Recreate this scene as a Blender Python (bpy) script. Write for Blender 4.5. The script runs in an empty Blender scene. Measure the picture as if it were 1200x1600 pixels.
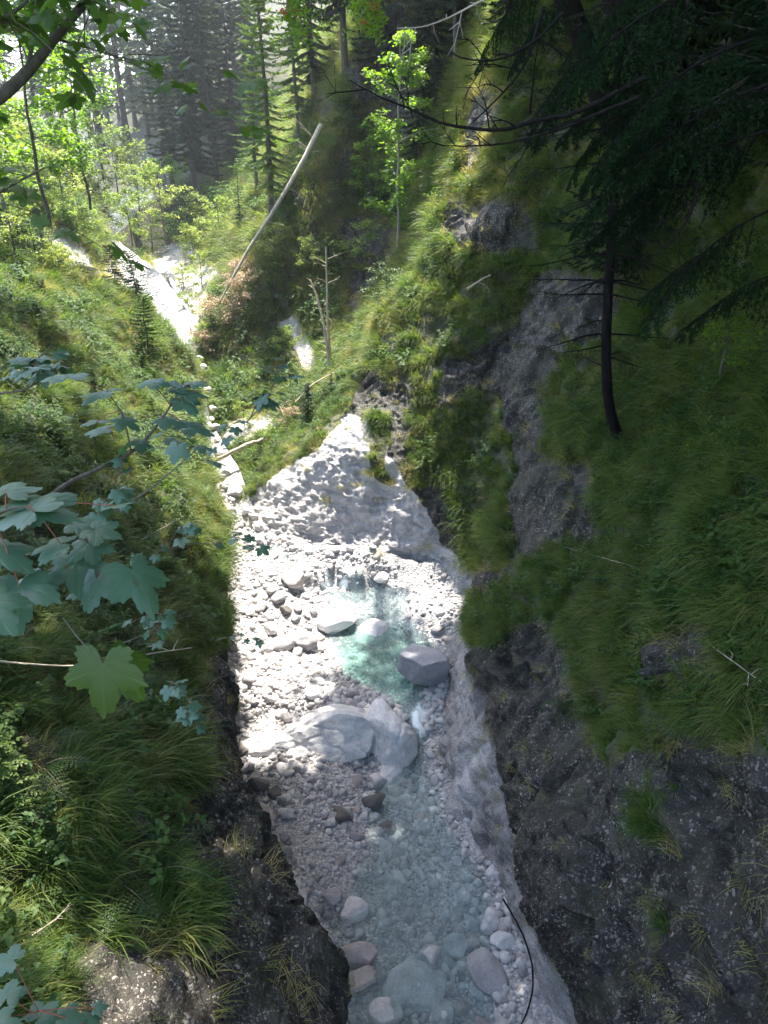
import bpy, math, random
import numpy as np
from mathutils import Vector, Matrix
R = math.radians
scene = bpy.context.scene
col = scene.collection
rng = np.random.default_rng(7)
random.seed(7)

# ------------------------------------------------------------------ camera
CAM = np.array([0.0, 0.0, 10.0]); PITCH = R(27.0); FPX = 1164.0
cd = bpy.data.cameras.new('camera'); cam = bpy.data.objects.new('camera', cd); col.objects.link(cam)
cam.location = CAM; cam.rotation_euler = (R(90) - PITCH, 0, 0)
cd.sensor_fit = 'VERTICAL'; cd.angle = 2 * math.atan(800 / FPX); cd.clip_start = 0.05; cd.clip_end = 5000
scene.camera = cam

# ------------------------------------------------------------------ sky, sun, exposure
SUN_AZ, SUN_EL = R(-6), R(65)
w = bpy.data.worlds.new("World"); scene.world = w; w.use_nodes = True
nt = w.node_tree; nt.nodes.clear()
sky = nt.nodes.new('ShaderNodeTexSky'); sky.sky_type = 'NISHITA'; sky.sun_disc = False
sky.sun_elevation = SUN_EL; sky.sun_rotation = SUN_AZ; sky.air_density = 1.2; sky.dust_density = 2.0
bg = nt.nodes.new('ShaderNodeBackground'); bg.inputs[1].default_value = 0.15
wo = nt.nodes.new('ShaderNodeOutputWorld')
nt.links.new(sky.outputs[0], bg.inputs[0]); nt.links.new(bg.outputs[0], wo.inputs[0])
sd = bpy.data.lights.new('sun', 'SUN'); sun = bpy.data.objects.new('sun', sd); col.objects.link(sun)
sd.energy = 3.9; sd.angle = R(0.55); sd.color = (1.0, 0.94, 0.84)
SDIR = Vector((math.sin(SUN_AZ) * math.cos(SUN_EL), math.cos(SUN_AZ) * math.cos(SUN_EL), math.sin(SUN_EL)))
sun.rotation_euler = (SDIR).to_track_quat('Z', 'Y').to_euler()
scene.cycles.max_bounces = 5; scene.cycles.diffuse_bounces = 3; scene.cycles.glossy_bounces = 2; scene.cycles.transmission_bounces = 3; scene.cycles.transparent_max_bounces = 10
scene.view_settings.view_transform = 'Standard'; scene.view_settings.look = 'None'
scene.view_settings.exposure = 2.32; scene.view_settings.gamma = 1.0

# ------------------------------------------------------------------ helpers
def P(px, py, Y):
    """the point seen at photo pixel (px, py) at forward distance Y"""
    u = (px - 600) / FPX; v = (800 - py) / FPX
    c, s = math.cos(PITCH), math.sin(PITCH)
    t = Y / (c + v * s)
    return (u * t, Y, CAM[2] + t * (v * c - s))

def project(p):
    q = p - CAM
    c, s = math.cos(PITCH), math.sin(PITCH)
    d = q[:, 1] * c - q[:, 2] * s
    d = np.maximum(d, 1e-3)
    v = (q[:, 1] * s + q[:, 2] * c) / d
    return 600 + FPX * q[:, 0] / d, 800 - FPX * v

def _h(ix, iy, iz, seed):
    n = (ix * 374761393 + iy * 668265263 + iz * 1274126177 + seed * 974711) & 0xffffffff
    n = ((n ^ (n >> 13)) * 1274126177) & 0xffffffff
    n = ((n ^ (n >> 16)) * 2246822519) & 0xffffffff
    return ((n ^ (n >> 15)) & 0xffffff) / float(0xffffff)

def vnoise(p, seed=0):
    p = np.asarray(p, float); i = np.floor(p).astype(np.int64); f = p - i
    f = f * f * f * (f * (f * 6 - 15) + 10); out = 0
    for a in (0, 1):
        wx = f[:, 0] if a else 1 - f[:, 0]
        for b in (0, 1):
            wy = f[:, 1] if b else 1 - f[:, 1]
            for c in (0, 1):
                wz = f[:, 2] if c else 1 - f[:, 2]
                out = out + wx * wy * wz * _h(i[:, 0] + a, i[:, 1] + b, i[:, 2] + c, seed)
    return out * 2 - 1

def fbm(p, o=4, seed=0, ridge=False):
    p = np.asarray(p, float); s = 0; a = 1; t = 0
    for k in range(o):
        n = vnoise(p, seed + k * 17)
        if ridge: n = 1 - 2 * np.abs(n)
        s = s + a * n; t += a; a *= 0.5; p = p * 2.03 + 11.3
    return s / t

def worley(p, seed=0):
    p = np.asarray(p, float); i = np.floor(p).astype(np.int64); f1 = np.full(len(p), 9.0); f2 = f1.copy(); cid = np.zeros(len(p))
    for a in (-1, 0, 1):
        for b in (-1, 0, 1):
            for c in (-1, 0, 1):
                q = i + np.array([a, b, c])
                hx = _h(q[:, 0], q[:, 1], q[:, 2], seed); hy = _h(q[:, 0], q[:, 1], q[:, 2], seed + 5); hz = _h(q[:, 0], q[:, 1], q[:, 2], seed + 9)
                d = np.sqrt((q[:, 0] + hx - p[:, 0]) ** 2 + (q[:, 1] + hy - p[:, 1]) ** 2 + (q[:, 2] + hz - p[:, 2]) ** 2)
                m = d < f1
                f2 = np.where(m, f1, np.minimum(f2, d)); f1 = np.where(m, d, f1); cid = np.where(m, hx, cid)
    return f1, f2, cid

def mesh(name, verts, faces, attrs=None, smooth=True, mats=None, matidx=None):
    """faces: (n,3) or (n,4) array, or a list of such arrays"""
    verts = np.asarray(verts, np.float32)
    if not isinstance(faces, list): faces = [faces]
    faces = [np.asarray(f, np.int32) for f in faces if len(f)]
    me = bpy.data.meshes.new(name)
    nl = sum(f.size for f in faces); nf = sum(len(f) for f in faces)
    me.vertices.add(len(verts)); me.vertices.foreach_set('co', verts.ravel())
    me.loops.add(nl); me.loops.foreach_set('vertex_index', np.concatenate([f.ravel() for f in faces]))
    tot = np.concatenate([np.full(len(f), f.shape[1], np.int32) for f in faces])
    st = np.concatenate([[0], np.cumsum(tot)[:-1]]).astype(np.int32)
    me.polygons.add(nf); me.polygons.foreach_set('loop_start', st); me.polygons.foreach_set('loop_total', tot)
    if smooth: me.polygons.foreach_set('use_smooth', np.ones(nf, bool))
    if matidx is not None: me.polygons.foreach_set('material_index', np.asarray(matidx, np.int32))
    if mats:
        for m in (mats if isinstance(mats, (list, tuple)) else [mats]): me.materials.append(m)
    for k, a in (attrs or {}).items():
        at = me.attributes.new(k, 'FLOAT', 'POINT'); at.data.foreach_set('value', np.asarray(a, np.float32))
    me.update(calc_edges=True); me.validate()
    return me

def link(name, me, parent=None, loc=None, rot=None, scale=None, **tags):
    o = bpy.data.objects.new(name, me); col.objects.link(o)
    if parent: o.parent = parent
    if loc is not None: o.location = loc
    if rot is not None: o.rotation_euler = rot
    if scale is not None: o.scale = scale if hasattr(scale, '__len__') else (scale,) * 3
    for k, v in tags.items():
        if v: o[k] = v
    return o

def copy_thing(o, loc, rot=(0, 0, 0), scale=1.0, **tags):
    c = o.copy(); col.objects.link(c); c.location = loc; c.rotation_euler = rot
    c.scale = scale if hasattr(scale, '__len__') else (scale,) * 3
    for k, v in tags.items(): c[k] = v
    for ch in list(o.children):
        d = ch.copy(); col.objects.link(d); d.parent = c
    return c

def hermite(ctrl, n, axis):
    """Catmull-Rom with n samples per segment along an axis"""
    c = np.moveaxis(np.asarray(ctrl, float), axis, 0); k = len(c)
    ext = np.concatenate([[2 * c[0] - c[1]], c, [2 * c[-1] - c[-2]]])
    ts = np.arange(n) / n; out = []
    for s in range(k - 1):
        p0, p1, p2, p3 = ext[s:s + 4]
        m1 = (p2 - p0) * .45; m2 = (p3 - p1) * .45
        for t in ts:
            out.append((2 * t**3 - 3 * t**2 + 1) * p1 + (t**3 - 2 * t**2 + t) * m1 + (-2 * t**3 + 3 * t**2) * p2 + (t**3 - t**2) * m2)
    out.append(c[-1])
    return np.moveaxis(np.array(out), 0, axis)

def grid_faces(a, b):
    i = np.arange(a * b).reshape(a, b)
    return np.stack([i[:-1, :-1], i[1:, :-1], i[1:, 1:], i[:-1, 1:]], -1).reshape(-1, 4)

def grid_normals(g):
    du = np.gradient(g, axis=0); dv = np.gradient(g, axis=1)
    n = np.cross(du, dv); n /= np.linalg.norm(n, axis=-1, keepdims=True) + 1e-9
    return n

def inpoly(px, py, poly):
    r = np.zeros(len(px), bool); n = len(poly); j = n - 1
    for i in range(n):
        xi, yi = poly[i]; xj, yj = poly[j]
        c = ((yi > py) != (yj > py)) & (px < (xj - xi) * (py - yi) / (yj - yi + 1e-9) + xi)
        r ^= c; j = i
    return r

# ------------------------------------------------------------------ materials
def newmat(name):
    m = bpy.data.materials.new(name); m.use_nodes = True; t = m.node_tree; t.nodes.clear()
    o = t.nodes.new('ShaderNodeOutputMaterial'); return m, t, o

def N(t, kind, **kw):
    n = t.nodes.new('ShaderNode' + kind)
    for k, v in kw.items():
        if k.startswith('i_'):
            n.inputs[k[2:].replace('_', ' ')].default_value = v
        else: setattr(n, k, v)
    return n

def L(t, a, b): t.links.new(a, b)

def ramp(t, fac, stops, interp='LINEAR'):
    r = t.nodes.new('ShaderNodeValToRGB'); r.color_ramp.interpolation = interp
    e = r.color_ramp.elements
    while len(e) < len(stops): e.new(0.5)
    for k, (p, c) in enumerate(stops):
        e[k].position = p; e[k].color = (*c, 1) if len(c) == 3 else c
    L(t, fac, r.inputs[0]); return r.outputs[0]

def mix(t, fac, a, b, mode='MIX'):
    m = t.nodes.new('ShaderNodeMix'); m.data_type = 'RGBA'; m.blend_type = mode
    for s, i in ((fac, 0), (a, 6), (b, 7)):
        if hasattr(s, 'is_output'): L(t, s, m.inputs[i])
        else: m.inputs[i].default_value = s if i == 0 else ((*s, 1) if len(s) == 3 else s)
    return m.outputs[2]

def mth(t, op, a, b=None, clamp=False):
    m = t.nodes.new('ShaderNodeMath'); m.operation = op; m.use_clamp = clamp
    for s, i in ((a, 0), (b, 1)):
        if s is None: continue
        if hasattr(s, 'is_output'): L(t, s, m.inputs[i])
        else: m.inputs[i].default_value = s
    return m.outputs[0]

def rock_material():
    """conglomerate walls; attributes: green (soil under the grass), pale (water-worn foot and an outlined paler zone), dark (algae stains)"""
    m, t, o = newmat('conglomerate_rock')
    tc = N(t, 'TexCoord').outputs['Object']
    nz = N(t, 'TexNoise', i_Scale=2.2, i_Detail=5.0); L(t, tc, nz.inputs['Vector'])
    # slightly stretched cells = embedded pebbles
    mp = N(t, 'Mapping'); L(t, tc, mp.inputs[0]); mp.inputs['Scale'].default_value = (1, 1, .72)
    dn = N(t, 'TexNoise', i_Scale=9.0, i_Detail=2.0); L(t, mp.outputs[0], dn.inputs['Vector'])
    wv = mix(t, 0.09, mp.outputs[0], dn.outputs['Color'])
    v1 = N(t, 'TexVoronoi', i_Scale=24.0); L(t, wv, v1.inputs['Vector'])
    v2 = N(t, 'TexVoronoi', i_Scale=55.0); L(t, wv, v2.inputs['Vector'])
    fine = N(t, 'TexNoise', i_Scale=60.0, i_Detail=4.0); L(t, tc, fine.inputs['Vector'])
    green = N(t, 'Attribute', attribute_name='green').outputs['Fac']
    pale = N(t, 'Attribute', attribute_name='pale').outputs['Fac']
    dark = N(t, 'Attribute', attribute_name='dark').outputs['Fac']
    sp1 = N(t, 'SeparateColor'); L(t, v1.outputs['Color'], sp1.inputs[0])
    sp2 = N(t, 'SeparateColor'); L(t, v2.outputs['Color'], sp2.inputs[0])
    # pebble present where cell's random value is high and we are near its centre
    pn = N(t, 'TexNoise', i_Scale=3.2, i_Detail=4.0, i_Roughness=.7); L(t, tc, pn.inputs['Vector'])
    lack = ramp(t, pn.outputs['Fac'], [(.36, (.86,) * 3), (.60, (.12,) * 3)])
    a1 = mth(t, 'MULTIPLY', mth(t, 'GREATER_THAN', sp1.outputs[0], lack), mth(t, 'LESS_THAN', v1.outputs['Distance'], .42))
    a2 = mth(t, 'MULTIPLY', mth(t, 'GREATER_THAN', sp2.outputs[0], lack), mth(t, 'LESS_THAN', v2.outputs['Distance'], .45))
    peb = mth(t, 'MAXIMUM', a1, a2)
    matrix = ramp(t, nz.outputs['Fac'], [(.3, (.022, .019, .014)), (.5, (.055, .047, .037)), (.72, (.14, .125, .105))])
    pc1 = ramp(t, sp1.outputs[1], [(0, (.08, .07, .06)), (.6, (.25, .23, .205)), (1, (.62, .58, .52))])
    pc2 = ramp(t, sp2.outputs[1], [(0, (.09, .08, .07)), (.6, (.27, .25, .225)), (1, (.66, .62, .56))])
    pcol = mix(t, a1, pc2, pc1)
    rock = mix(t, peb, matrix, pcol)
    big = N(t, 'TexNoise', i_Scale=.8, i_Detail=6.0, i_Roughness=.65); L(t, tc, big.inputs['Vector'])
    stain = mth(t, 'MULTIPLY', ramp(t, big.outputs['Fac'], [(.42, (0, 0, 0)), (.6, (1, 1, 1))]), dark)
    rock = mix(t, mth(t, 'MULTIPLY', stain, .8), rock, (.035, .033, .026))
    skm = N(t, 'Mapping'); L(t, tc, skm.inputs[0]); skm.inputs['Rotation'].default_value = (.25, .35, 0); skm.inputs['Scale'].default_value = (3.2, 3.2, .45)
    skn = N(t, 'TexNoise', i_Scale=1.6, i_Detail=7.0, i_Roughness=.68); L(t, skm.outputs[0], skn.inputs['Vector'])
    rock = mix(t, ramp(t, skn.outputs['Fac'], [(.47, (0, 0, 0)), (.6, (.85, .85, .85))]), rock, (.022, .021, .018))
    mossn = ramp(t, nz.outputs['Fac'], [(.55, (0, 0, 0)), (.68, (.6, .6, .6))])
    rock = mix(t, mth(t, 'MULTIPLY', mossn, mth(t, 'SUBTRACT', 1.0, pale)), rock, (.05, .06, .022))
    # water-worn pale rock with faint strata
    strm = N(t, 'Mapping'); L(t, tc, strm.inputs[0]); strm.inputs['Rotation'].default_value = (.5, .7, .2); strm.inputs['Scale'].default_value = (1, 1, 5)
    st = N(t, 'TexNoise', i_Scale=1.6, i_Detail=8.0, i_Roughness=.62); L(t, strm.outputs[0], st.inputs['Vector'])
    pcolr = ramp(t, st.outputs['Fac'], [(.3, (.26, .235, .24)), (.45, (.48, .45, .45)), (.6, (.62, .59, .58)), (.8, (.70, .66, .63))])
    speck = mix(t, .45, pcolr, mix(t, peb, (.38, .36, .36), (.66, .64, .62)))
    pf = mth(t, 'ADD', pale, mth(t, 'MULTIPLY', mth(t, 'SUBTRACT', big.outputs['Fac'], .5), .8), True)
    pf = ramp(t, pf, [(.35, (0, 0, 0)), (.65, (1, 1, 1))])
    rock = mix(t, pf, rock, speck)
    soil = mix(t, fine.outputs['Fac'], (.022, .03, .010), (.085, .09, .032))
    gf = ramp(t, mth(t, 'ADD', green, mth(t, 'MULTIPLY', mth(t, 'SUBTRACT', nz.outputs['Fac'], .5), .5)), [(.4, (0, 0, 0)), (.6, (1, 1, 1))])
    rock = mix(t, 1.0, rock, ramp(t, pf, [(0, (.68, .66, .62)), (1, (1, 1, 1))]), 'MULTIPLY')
    base = mix(t, gf, rock, soil)
    b = N(t, 'BsdfPrincipled'); L(t, base, b.inputs['Base Color'])
    rgh = ramp(t, dark, [(0, (.75,) * 3), (1, (.5,) * 3)]); L(t, rgh, b.inputs['Roughness'])
    hgt = mth(t, 'ADD', mth(t, 'MULTIPLY', mth(t, 'SUBTRACT', 1.0, v1.outputs['Distance']), mth(t, 'MULTIPLY', a1, .9)),
              mth(t, 'ADD', mth(t, 'MULTIPLY', a2, .25), mth(t, 'ADD', mth(t, 'MULTIPLY', fine.outputs['Fac'], .5), mth(t, 'ADD', nz.outputs['Fac'], mth(t, 'MULTIPLY', st.outputs['Fac'], 1.6)))))
    bp = N(t, 'Bump', i_Strength=1.0, i_Distance=.04); L(t, hgt, bp.inputs['Height']); L(t, bp.outputs[0], b.inputs['Normal'])
    L(t, b.outputs[0], o.inputs[0]); return m

def stone_material(name, stops, scale=3.0, rough=.8, wet=False, bump=.012, mottle=.35):
    m, t, o = newmat(name)
    tc = N(t, 'TexCoord').outputs['Object']; gi = N(t, 'NewGeometry').outputs['Random Per Island']; oi = N(t, 'ObjectInfo').outputs['Random']
    ri = mth(t, 'FRACT', mth(t, 'ADD', gi, oi))
    c0 = ramp(t, ri, stops)
    nz = N(t, 'TexNoise', i_Scale=scale, i_Detail=8.0, i_Roughness=.65); L(t, tc, nz.inputs['Vector'])
    fn = N(t, 'TexNoise', i_Scale=scale * 12, i_Detail=5.0, i_Roughness=.7); L(t, tc, fn.inputs['Vector'])
    f = ramp(t, nz.outputs['Fac'], [(.3, (1 - mottle,) * 3), (.55, (1, 1, 1)), (.75, (1.12, 1.1, 1.08))])
    c = mix(t, 1.0, c0, f, 'MULTIPLY')
    c = mix(t, .35, c, mix(t, 1.0, c, ramp(t, fn.outputs['Fac'], [(.35, (.45,) * 3), (.6, (1.15,) * 3)]), 'MULTIPLY'))
    b = N(t, 'BsdfPrincipled'); L(t, c, b.inputs['Base Color']); b.inputs['Roughness'].default_value = rough
    bp = N(t, 'Bump', i_Strength=.8, i_Distance=bump); L(t, mth(t, 'ADD', fn.outputs['Fac'], nz.outputs['Fac']), bp.inputs['Height']); L(t, bp.outputs[0], b.inputs['Normal'])
    L(t, b.outputs[0], o.inputs[0]); return m

def bed_material():
    m, t, o = newmat('gravel_bed')
    tc = N(t, 'TexCoord').outputs['Object']
    v = N(t, 'TexVoronoi', i_Scale=22.0); L(t, tc, v.inputs['Vector'])
    v2 = N(t, 'TexVoronoi', i_Scale=70.0); L(t, tc, v2.inputs['Vector'])
    nz = N(t, 'TexNoise', i_Scale=1.5, i_Detail=6.0); L(t, tc, nz.inputs['Vector'])
    s = N(t, 'SeparateColor'); L(t, v.outputs['Color'], s.inputs[0])
    s2 = N(t, 'SeparateColor'); L(t, v2.outputs['Color'], s2.inputs[0])
    c = ramp(t, s.outputs[0], [(0, (.36, .34, .34)), (.5, (.50, .48, .48)), (1, (.64, .62, .60))])
    c2 = ramp(t, s2.outputs[0], [(0, (.38, .36, .36)), (.5, (.50, .48, .48)), (1, (.62, .60, .58))])
    c = mix(t, ramp(t, nz.outputs['Fac'], [(.4, (0, 0, 0)), (.6, (1, 1, 1))]), c, c2)
    c = mix(t, 1.0, c, ramp(t, v.outputs['Distance'], [(.3, (1, 1, 1)), (.75, (.65,) * 3)]), 'MULTIPLY')
    b = N(t, 'BsdfPrincipled'); L(t, c, b.inputs['Base Color']); b.inputs['Roughness'].default_value = .85
    h = mth(t, 'SUBTRACT', mth(t, 'MULTIPLY', v2.outputs['Distance'], -.35), v.outputs['Distance'])
    bp = N(t, 'Bump', i_Strength=1.0, i_Distance=.03); L(t, h, bp.inputs['Height']); L(t, bp.outputs[0], b.inputs['Normal'])
    L(t, b.outputs[0], o.inputs[0]); return m

def water_material():
    """thin clear surface; attributes: depth (tint) and foam (at the fall also sunlit white)"""
    m, t, o = newmat('stream_water')
    tc = N(t, 'TexCoord').outputs['Object']
    dep = N(t, 'Attribute', attribute_name='depth').outputs['Fac']; foam = N(t, 'Attribute', attribute_name='foam').outputs['Fac']
    mp = N(t, 'Mapping'); L(t, tc, mp.inputs[0]); mp.inputs['Scale'].default_value = (1.6, .8, 1)
    n1 = N(t, 'TexNoise', i_Scale=6.0, i_Detail=4.0, i_Distortion=.6); L(t, mp.outputs[0], n1.inputs['Vector'])
    n2 = N(t, 'TexNoise', i_Scale=14.0, i_Detail=6.0, i_Distortion=1.2); L(t, tc, n2.inputs['Vector'])
    bp = N(t, 'Bump', i_Strength=.9, i_Distance=.08); L(t, n1.outputs['Fac'], bp.inputs['Height'])
    tint = ramp(t, dep, [(0, (.97, 1, 1)), (.25, (.82, .93, .94)), (1, (.44, .68, .62))])
    tr = N(t, 'BsdfTransparent'); L(t, tint, tr.inputs[0])
    df = N(t, 'BsdfDiffuse'); L(t, ramp(t, dep, [(0, (.66, .76, .80)), (.4, (.50, .66, .68)), (1, (.26, .44, .40))]), df.inputs[0])
    m0 = N(t, 'MixShader'); L(t, mth(t, 'ADD', mth(t, 'MULTIPLY', dep, .18), .10, True), m0.inputs[0]); L(t, tr.outputs[0], m0.inputs[1]); L(t, df.outputs[0], m0.inputs[2])
    gl = N(t, 'BsdfGlossy'); gl.inputs['Roughness'].default_value = .08; L(t, bp.outputs[0], gl.inputs['Normal'])
    fr = N(t, 'Fresnel', i_IOR=1.33); L(t, bp.outputs[0], fr.inputs['Normal'])
    m1 = N(t, 'MixShader'); L(t, fr.outputs[0], m1.inputs[0]); L(t, m0.outputs[0], m1.inputs[1]); L(t, gl.outputs[0], m1.inputs[2])
    fo = N(t, 'BsdfDiffuse'); fo.inputs[0].default_value = (.85, .92, .92, 1)
    ff = mth(t, 'MULTIPLY', ramp(t, mth(t, 'ADD', mth(t, 'MULTIPLY', n2.outputs['Fac'], .8), mth(t, 'MULTIPLY', foam, .6)), [(.62, (0, 0, 0)), (.9, (1, 1, 1))]), mth(t, 'MULTIPLY', foam, 1.0, True))
    m2 = N(t, 'MixShader'); L(t, ff, m2.inputs[0]); L(t, m1.outputs[0], m2.inputs[1]); L(t, fo.outputs[0], m2.inputs[2])
    L(t, m2.outputs[0], o.inputs[0]); return m

def leaf_material(name, stops, trans=.45, rough=.5, spec=.3, tcol=None, islands=True, scale=.6):
    """foliage: colour varies by leaf and by plant; light shines through"""
    m, t, o = newmat(name)
    gi = N(t, 'NewGeometry').outputs['Random Per Island']; oi = N(t, 'ObjectInfo').outputs['Random']
    tc = N(t, 'NewGeometry').outputs['Position']
    nz = N(t, 'TexNoise', i_Scale=scale, i_Detail=3.0); L(t, tc, nz.inputs['Vector'])
    f = mth(t, 'ADD', mth(t, 'MULTIPLY', gi, .4), mth(t, 'ADD', mth(t, 'MULTIPLY', oi, .4), mth(t, 'MULTIPLY', mth(t, 'SUBTRACT', nz.outputs['Fac'], .25), .6)))
    c = ramp(t, f, stops)
    b = N(t, 'BsdfPrincipled'); L(t, c, b.inputs['Base Color']); b.inputs['Roughness'].default_value = rough
    b.inputs['Specular IOR Level'].default_value = spec
    tl = N(t, 'BsdfTranslucent'); L(t, mix(t, 1.0, c, tcol or (1.5, 1.6, .7), 'MULTIPLY'), tl.inputs[0])
    ms = N(t, 'MixShader'); ms.inputs[0].default_value = trans; L(t, b.outputs[0], ms.inputs[1]); L(t, tl.outputs[0], ms.inputs[2])
    L(t, ms.outputs[0], o.inputs[0]); return m

def bark_material(name, a, b_, scale=6.0):
    m, t, o = newmat(name)
    tc = N(t, 'TexCoord').outputs['Object']
    mp = N(t, 'Mapping'); L(t, tc, mp.inputs[0]); mp.inputs['Scale'].default_value = (3, 3, .7)
    nz = N(t, 'TexNoise', i_Scale=scale, i_Detail=8.0, i_Roughness=.7); L(t, mp.outputs[0], nz.inputs['Vector'])
    c = ramp(t, nz.outputs['Fac'], [(.3, a), (.7, b_)])
    b = N(t, 'BsdfPrincipled'); L(t, c, b.inputs['Base Color']); b.inputs['Roughness'].default_value = .9; b.inputs['Specular IOR Level'].default_value = .08
    bp = N(t, 'Bump', i_Strength=.9, i_Distance=.02); L(t, nz.outputs['Fac'], bp.inputs['Height']); L(t, bp.outputs[0], b.inputs['Normal'])
    L(t, b.outputs[0], o.inputs[0]); return m

M_ROCK = rock_material()
M_BED = bed_material()
M_WATER = water_material()
M_STONE = stone_material('limestone_cobble', [(0, (.27, .25, .26)), (.3, (.42, .40, .41)), (.7, (.54, .52, .51)), (.92, (.64, .62, .6)), (1, (.38, .3, .28))])

# ------------------------------------------------------------------ gorge walls: control profiles, foot to top
W_ = lambda x, y, z: (x, y, z)
def row(*pts): return [P(*p) if len(p) == 3 and abs(p[0]) > 25 else p for p in pts]
RIGHT = [
 [W_(1.9,-1.5,-.6), W_(2.2,-1.5,1.3), W_(2.1,-1.5,2.6), W_(2.6,-1.5,5), W_(3.3,-1.5,8), W_(4.2,-1.5,11), W_(7,-1.5,16)],
 [W_(1.9,1.5,-.6), W_(2.3,1.5,1.3), W_(2.1,1.5,2.6), W_(2.6,1.5,4.8), W_(3.2,1.5,7.6), W_(4.0,1.5,10.6), W_(6.5,1.5,16)],
 [W_(1.9,4,-.6), W_(2.3,4,1.3), W_(2.06,4,2.5), W_(2.5,4,4.2), W_(3.0,4,7), W_(3.7,4,10.2), W_(6,4,16)],
 [W_(1.85,5.4,-.4), W_(2.1,5.4,1.2), W_(1.88,5.3,2.5), W_(2.45,5.8,4.3), W_(3.1,5.8,7.2), W_(3.8,5.8,10.2), W_(6,6,16)],
 [W_(1.7,6.7,-.4), W_(1.9,6.7,1.2), W_(1.85,6.6,2.3), W_(2.6,6.6,4), W_(3.4,6.8,6.8), W_(4.2,7,10), W_(6.4,7,16)],
 [W_(1.35,7.9,-.4), W_(1.7,8,1), W_(1.85,8,2), W_(2.8,8,4), W_(3.8,8,6.8), W_(4.7,8.3,10), W_(6.8,8.5,16)],
 [W_(.95,9.3,-.4), W_(1.45,9.4,.9), W_(1.75,9.3,2), W_(2.8,9.5,4), W_(4.0,9.8,6.5), W_(5.1,10,10), W_(7.2,10,16)],
 [W_(.8,10.8,-.4), W_(1.2,10.8,.8), W_(1.6,10.6,1.9), W_(2.7,11,3.6), W_(3.9,11.3,6.2), W_(5.2,11.6,10), W_(7.4,11.6,16)],
 [W_(1.25,12.2,-.2), W_(1.5,12.3,.9), W_(1.8,12.3,1.9), W_(2.6,12.8,3.5), W_(3.7,13.2,6.2), W_(5.1,13.6,10), W_(7.5,13.6,16.5)],
 [W_(1.6,13.5,-.1), W_(1.9,13.8,1), W_(2.1,14.2,2.2), W_(2.6,14.8,3.9), W_(3.5,15.2,6.5), W_(4.8,15.5,10.3), W_(7.3,15.7,17)],
 row((690,940,14.4),(665,860,14.9),(690,740,15.6),(745,640,16.4),(800,520,17.2),(860,330,18),(980,-150,19)),
 row((560,895,15),(585,845,15.25),(620,750,16),(665,645,17),(710,520,18),(770,350,19),(900,-100,20.5)),
 row((430,870,15.5),(480,810,15.9),(535,715,16.6),(600,610,17.9),(650,500,19.2),(720,340,20.5),(840,-80,22.5)),
 row((352,822,16.5),(395,775,16.9),(475,700,17.5),(560,600,18.8),(612,480,20.3),(690,340,21.5),(800,-60,24)),
 row((318,765,18.2),(360,748,18.8),(435,685,19.8),(510,595,21.5),(570,500,23.3),(650,370,24.7),(760,-30,27.5)),
 row((288,684,20.5),(342,676,21.2),(425,625,22.4),(485,570,24),(545,480,26),(610,350,28.5),(700,-20,31)),
 row((264,604,23.5),(312,596,24.3),(395,565,25.2),(445,500,26.4),(500,400,28),(560,270,30.5),(640,0,33)),
 row((268,552,26),(306,534,26.5),(365,490,27.1),(405,425,28),(452,325,29.2),(520,200,31),(600,-40,34)),
 row((285,500,29),(310,485,29.6),(338,450,30.4),(368,400,31.3),(415,310,32.8),(490,190,35),(565,-30,38)),
 row((262,440,34),(288,430,34.6),(318,400,35.7),(343,360,37),(380,300,39.5),(430,220,43),(500,60,50)),
 row((200,400,40),(245,388,41),(285,362,43),(312,320,46),(340,270,51),(385,215,60),(450,120,75)),
]
def lrow(y, ex, ez, pts, dy=0):
    return [W_(ex - .9, y, ez - 4.2 if ez < 4.0 else 1.5), W_(ex - .75, y, ez - 1.6), W_(ex, y, ez)] + [W_(*p) for p in pts]
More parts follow.
